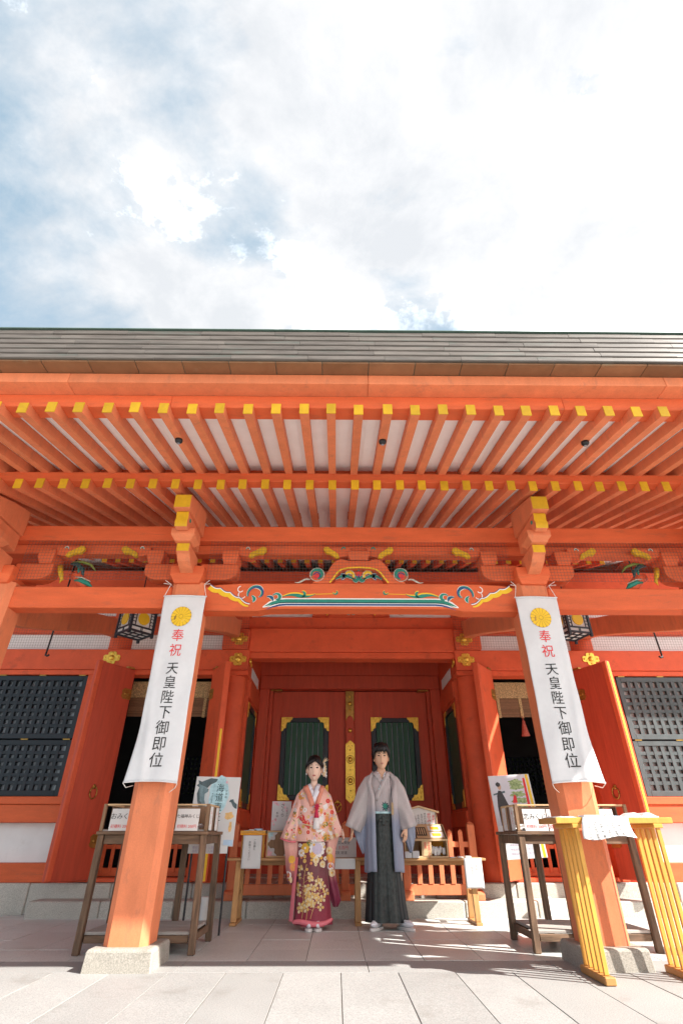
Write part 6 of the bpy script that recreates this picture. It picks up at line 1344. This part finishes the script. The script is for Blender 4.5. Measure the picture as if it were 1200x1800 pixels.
# upper coat
def ct_fold(t, z):
    q = (t + PI / 2 + PI) % (2 * PI) - PI; return .016 * math.sin(q * 7 + z * 5) + .014 * math.sin(q * 4 - z * 9) + .010 * math.sin(z * 30 + q * 3)
keys = [(.765, WX, WY, .188, .155), (.85, WX, WY, .192, .155), (1.0, WX, WY, .190, .150), (1.13, WX, WY, .192, .138), (1.22, WX, WY + .004, .176, .112), (1.28, WX, WY + .01, .128, .086), (1.325, WX, WY + .018, .068, .062)]
uk = [(1.0, WX, WY, .160, .125), (1.14, WX, WY, .165, .122), (1.24, WX, WY + .004, .150, .098), (1.285, WX, WY + .01, .112, .078), (1.330, WX, WY + .018, .064, .058)]
b = MB(); b.add(*vneck(uk, 24, 1.225, 1.33, .80)); uko = b.build('under_kimono', 'collar_white', wom, smooth=True)
def vneck_fold(keys, n, zv, zt, wide, fold, na=90):
    ss_ = interp(keys, n); vs = []
    for z, cx, cy, rx, ry in ss_:
        op = .004 + wide * max(0, (z - zv) / (zt - zv)) ** .8
        for i in range(na + 1):
            t = -PI / 2 + op + (2 * PI - 2 * op) * i / na; k = 1 + fold(t, z); vs.append((cx + rx * k * math.cos(t), cy + ry * k * math.sin(t), z))
    return vs, [[j * (na + 1) + i, j * (na + 1) + i + 1, (j + 1) * (na + 1) + i + 1, (j + 1) * (na + 1) + i] for j in range(n) for i in range(na)]
b = MB(); b.add(*vneck_fold(keys, 30, 1.085, 1.325, .92, ct_fold)); coat = b.build('kimono_coat', 'silk_pink', wom, smooth=True)
slv = []
for sg, T, B in ((-1, [(WX - .115, WY, 1.295), (WX - .195, WY - .005, 1.215), (WX - .262, WY - .02, 1.03), (WX - .352, WY - .05, .80)], [(WX - .10, WY + .01, .98), (WX - .13, WY, .92), (WX - .15, WY - .01, .84), (WX - .175, WY - .045, .765)]),
                 (1, [(WX + .115, WY, 1.295), (WX + .195, WY - .005, 1.215), (WX + .262, WY - .02, 1.03), (WX + .335, WY - .05, .83)], [(WX + .11, WY + .01, .98), (WX + .135, WY, .92), (WX + .155, WY - .01, .84), (WX + .175, WY - .045, .765)])):
    b = MB(); lens_loft(b, T, B, (.080, .065), 18, 16, .012, sg * 2); slv.append(b.build('kimono_sleeve', 'silk_pink', wom, smooth=True))
    b = MB()
    if sg < 0: lens_loft(b, [(WX - .33, WY - .0, .82), (WX - .30, WY + .0, .66), (WX - .285, WY + .005, .52), (WX - .262, WY + .01, .40), (WX - .225, WY + .01, .375)], [(WX - .14, WY + .0, .84), (WX - .145, WY + .0, .66), (WX - .150, WY + .005, .52), (WX - .160, WY + .01, .42), (WX - .180, WY + .01, .375)], (.055, .03), 18, 14, .010, 5)
    else: lens_loft(b, [(WX + .30, WY - .0, .83), (WX + .255, WY + .0, .70), (WX + .245, WY + .005, .52), (WX + .285, WY + .01, .36), (WX + .315, WY + .01, .24), (WX + .28, WY + .01, .185)], [(WX + .14, WY + .0, .84), (WX + .140, WY + .0, .70), (WX + .150, WY + .005, .52), (WX + .165, WY + .01, .36), (WX + .19, WY + .01, .26), (WX + .23, WY + .01, .185)], (.055, .028), 20, 14, .010, 7)
    slv.append(b.build('hanging_sleeve', 'silk_sleeve', wom, smooth=True))
b = MB(); b.tube([(WX - .352, WY - .075, .797), (WX - .30, WY - .085, .775), (WX - .24, WY - .085, .762), (WX - .18, WY - .085, .760)], .009, 6); b.build('sleeve_lining', 'silk_lining', wom, smooth=True)
# collars
pr_ = Print([coat, uko])
def on_chest(x, z, d):
    p = pr_.at(x, z, d); return p if p is not None else Vector((x, WY - .05, z))
def collar(p, lines, m, wd, d, name):
    b = MB()
    for ln in lines: ribbon3(b, [on_chest(x, z, d) if z < 1.262 else Vector((x, WY - .092 + (z - 1.262) * .95 - d, z)) for x, z in ln], (0, -1, .12), wd)
    o = b.build(name, m, p, smooth=True, recalc=False); md = o.modifiers.new('thickness', 'SOLIDIFY'); md.thickness = .004; md.offset = 0
collar(wom, [seg((WX + .046, 1.325), (WX - .012, 1.228)), seg((WX - .046, 1.325), (WX + .010, 1.228))], 'flower_lilac', .016, .005, 'inner_collar'); 
collar(wom, [seg((WX - .066, 1.320), (WX + .030, 1.125))], 'collar_white', .056, .006, 'white_collar'); collar(wom, [seg((WX + .068, 1.320), (WX - .018, 1.125))], 'collar_white', .056, .009, 'white_collar')
collar(wom, [seg((WX - .098, 1.305), (WX + .012, 1.03), 12, .012)], 'collar_pink', .058, .016, 'coat_collar'); collar(wom, [seg((WX + .105, 1.305), (WX + .03, 1.05), 12, -.006)], 'collar_pink', .050, .014, 'coat_collar')
# red and white tassel on the sash
cx_, cy_ = WX + .045, WY - .168
b = MB()
for k in range(7): a = 2 * PI * k / 7; b.tube([(cx_, cy_, 1.095), (cx_ + .022 * math.cos(a), cy_ - .012, 1.095 + .022 * math.sin(a)), (cx_ + .034 * math.cos(a), cy_ - .004, 1.095 + .034 * math.sin(a))], [.004, .008, .002], 6)
b.lathe([(.012, 1.085), (.018, 1.04), (.028, .985)], 14, Matrix.Translation((cx_ - .004, cy_ + .006, 0))); b.build('sash_tassel', 'tassel_red', wom, smooth=True)
b = MB(); b.lathe([(.028, .9845), (.036, .93), (.040, .885), (.030, .878)], 14, Matrix.Translation((cx_ - .004, cy_ + .006, 0))); b.build('tassel_tip', 'flower_white', wom, smooth=True)
b = MB(); b.tube([(WX - .10, WY - .150, .925), (WX - .04, WY - .162, .915), (WX + .02, WY - .166, .905), (WX + .10, WY - .15, .915), (WX + .13, WY - .135, .93)], .006, 6); b.build('sash_cord', 'flower_cream', wom, smooth=True)
# printed flowers
pr_ = Print([skirt, coat] + slv)
BK = {}
def bank(m):
    if m not in BK: BK[m] = MB()
    return BK[m]
def bloom(x, z, r_, m, mc='flower_yellow', n=6, m2=None, d=.0025):
    for k in range(n): pr_.fan(bank(m), petal(x, z, 2 * PI * k / n + x * 9, r_ * .18, r_ * .82, r_ * 1.05 * 3.3 / n * 1.7), d)
    if m2:
        for k in range(n): pr_.fan(bank(m2), petal(x, z, 2 * PI * (k + .5) / n + x * 9, r_ * .15, r_ * .5, r_ * .4), d + .0008)
    pr_.fan(bank(mc), [(x + r_ * .26 * math.cos(a), z + r_ * .26 * math.sin(a)) for a in [2 * PI * q / 10 for q in range(10)]], d + .0016)
bloom(WX + .055, .700, .085, 'flower_white', 'flower_lilac', 11, 'flower_lilac'); bloom(WX + .02, .735, .05, 'flower_white', 'flower_yellow', 8)
bloom(WX - .075, .705, .045, 'flower_yellow', 'flower_white', 7); bloom(WX - .115, .66, .035, 'flower_white', 'flower_yellow', 7); bloom(WX + .045, .60, .035, 'flower_cream', 'flower_yellow', 6); bloom(WX + .115, .56, .03, 'flower_cream', 'flower_yellow', 6); bloom(WX + .02, .655, .03, 'flower_yellow', 'flower_orange', 6); bloom(WX - .03, .75, .03, 'leaf_green', 'flower_yellow', 5)
for x, z, m in ((WX - .255, .46, 'flower_white'), (WX - .24, .415, 'flower_cream'), (WX + .19, .62, 'flower_yellow'), (WX + .20, .54, 'flower_white'), (WX + .185, .68, 'flower_cream'), (WX + .215, .48, 'flower_cream'), (WX - .22, .60, 'flower_yellow'), (WX - .2, .53, 'flower_orange'), (WX + .21, .59, 'flower_orange')): bloom(x, z, .036, m, 'flower_yellow', 6, 'flower_red' if m == 'flower_white' else None)
pr_.fan(bank('leaf_green'), [(WX - .24 + .03 * math.cos(a), .39 + .014 * math.sin(a)) for a in [2 * PI * q / 12 for q in range(12)]], .002)
random.seed(31)
for x0, z0, x1, z1 in ((WX - .10, .10, WX - .05, .56), (WX - .05, .09, WX + .06, .46), (WX + .015, .10, WX + .10, .42)):
    pts = [(x0 + (x1 - x0) * t + .014 * math.sin(t * 5 + x0 * 30), z0 + (z1 - z0) * t) for t in [i / 14 for i in range(15)]]; pr_.line(bank('stem_gold'), pts, .0055, .002)
    for k in range(11):
        t = .22 + .07 * k; i = min(13, int(t * 14)); px_, pz_ = pts[i]; s_ = 1 if k % 2 else -1; qx, qz = px_ + s_ * random.uniform(.026, .080), pz_ + random.uniform(.0, .04)
        pr_.line(bank('stem_gold'), [(px_, pz_), ((px_ + qx) / 2, (pz_ + qz) / 2 + .004), (qx, qz)], .003, .002)
        a0 = random.random() * 6
        for q in range(4): pr_.fan(bank('flower_gold' if q % 2 else 'flower_cream'), petal(qx, qz, a0 + q * PI / 2, .003, random.uniform(.026, .034), .025), .0028 + .0003 * q)
random.seed(17)
pal = ['flower_red', 'flower_orange', 'flower_yellow', 'flower_white', 'flower_cream', 'leaf_green', 'flower_gold', 'flower_lilac', 'flower_orange', 'flower_orange']
for k in range(130):
    z = random.uniform(.78, 1.24); x = WX + random.uniform(-.30, .27)
    if abs(x - WX) < .08 and z > 1.0: continue
    bloom(x, z, random.uniform(.010, .024), random.choice(pal), random.choice(('flower_yellow', 'flower_orange', 'flower_white')), random.choice((5, 5, 6)), d=.0022)
for k in range(60):
    x, z = WX + random.uniform(-.30, .26), random.uniform(.78, 1.22); a = random.random() * 6
    pr_.fan(bank(random.choice(('flower_orange', 'flower_gold', 'leaf_green', 'flower_red'))), petal(x, z, a, 0, random.uniform(.02, .04), .010), .0018)
for x, z, r_ in ((WX - .12, .985, .03), (WX - .10, .955, .022), (WX - .06, .93, .03)): bloom(x, z, r_, 'flower_red', 'flower_orange', 5)
for k in range(26):
    x, z = WX + random.uniform(-.14, .15), random.uniform(.5, .78); bloom(x, z, random.uniform(.010, .020), random.choice(('flower_cream', 'flower_gold', 'flower_yellow', 'flower_white', 'flower_orange')), 'flower_yellow', 5, d=.0018)
# white crane
for pts in ([(WX + .06, .985), (WX + .115, 1.03), (WX + .125, .97), (WX + .10, .925), (WX + .065, .93)], [(WX + .03, .885), (WX + .07, .872), (WX + .12, .88), (WX + .10, .855), (WX + .05, .848)], [(WX + .10, 1.10), (WX + .155, 1.13), (WX + .165, 1.085), (WX + .135, 1.06)]): pr_.fan(bank('flower_white'), pts, .0034)
for q in ((WX + .125, .905), (WX + .135, .892)): pr_.fan(bank('eye_dark'), petal(q[0], q[1], 2.2, 0, .028, .008), .004)
for m, b in BK.items():
    if b.v: b.build('printed_flowers', m, wom, recalc=False)['kind'] = 'stuff'
foot(wom, WX - .015, WY - .06, R(4), .86); foot(wom, WX + .082, WY - .06, R(-4), .86)

def scale_head(p, piv, k, drop):
    piv = Vector(piv)
    for o in p.children:
        n = o.name.split('.')[0]; off = WORLD[o.name]
        if n in ('hair', 'eye', 'eyebrow', 'lips', 'earring', 'hair_flower', 'hair_feather'):
            for v in o.data.vertices: q = v.co + off; v.co = piv + (q - piv) * k - off + Vector((0, 0, -drop))
        elif n == 'body':
            for v in o.data.vertices:
                q = v.co + off
                if q.z > piv.z - .012 and (q - piv).length < .4:
                    t = min(1, (q.z - piv.z + .012) / .012); v.co = q.lerp(piv + (q - piv) * k + Vector((0, 0, -drop)), t) - off
scale_head(man, (hc[0], hc[1] - .02, hc[2] - .125), 1.06, .012)
scale_head(wom, (hw[0], hw[1] - .02, hw[2] - .118), 1.06, .020)
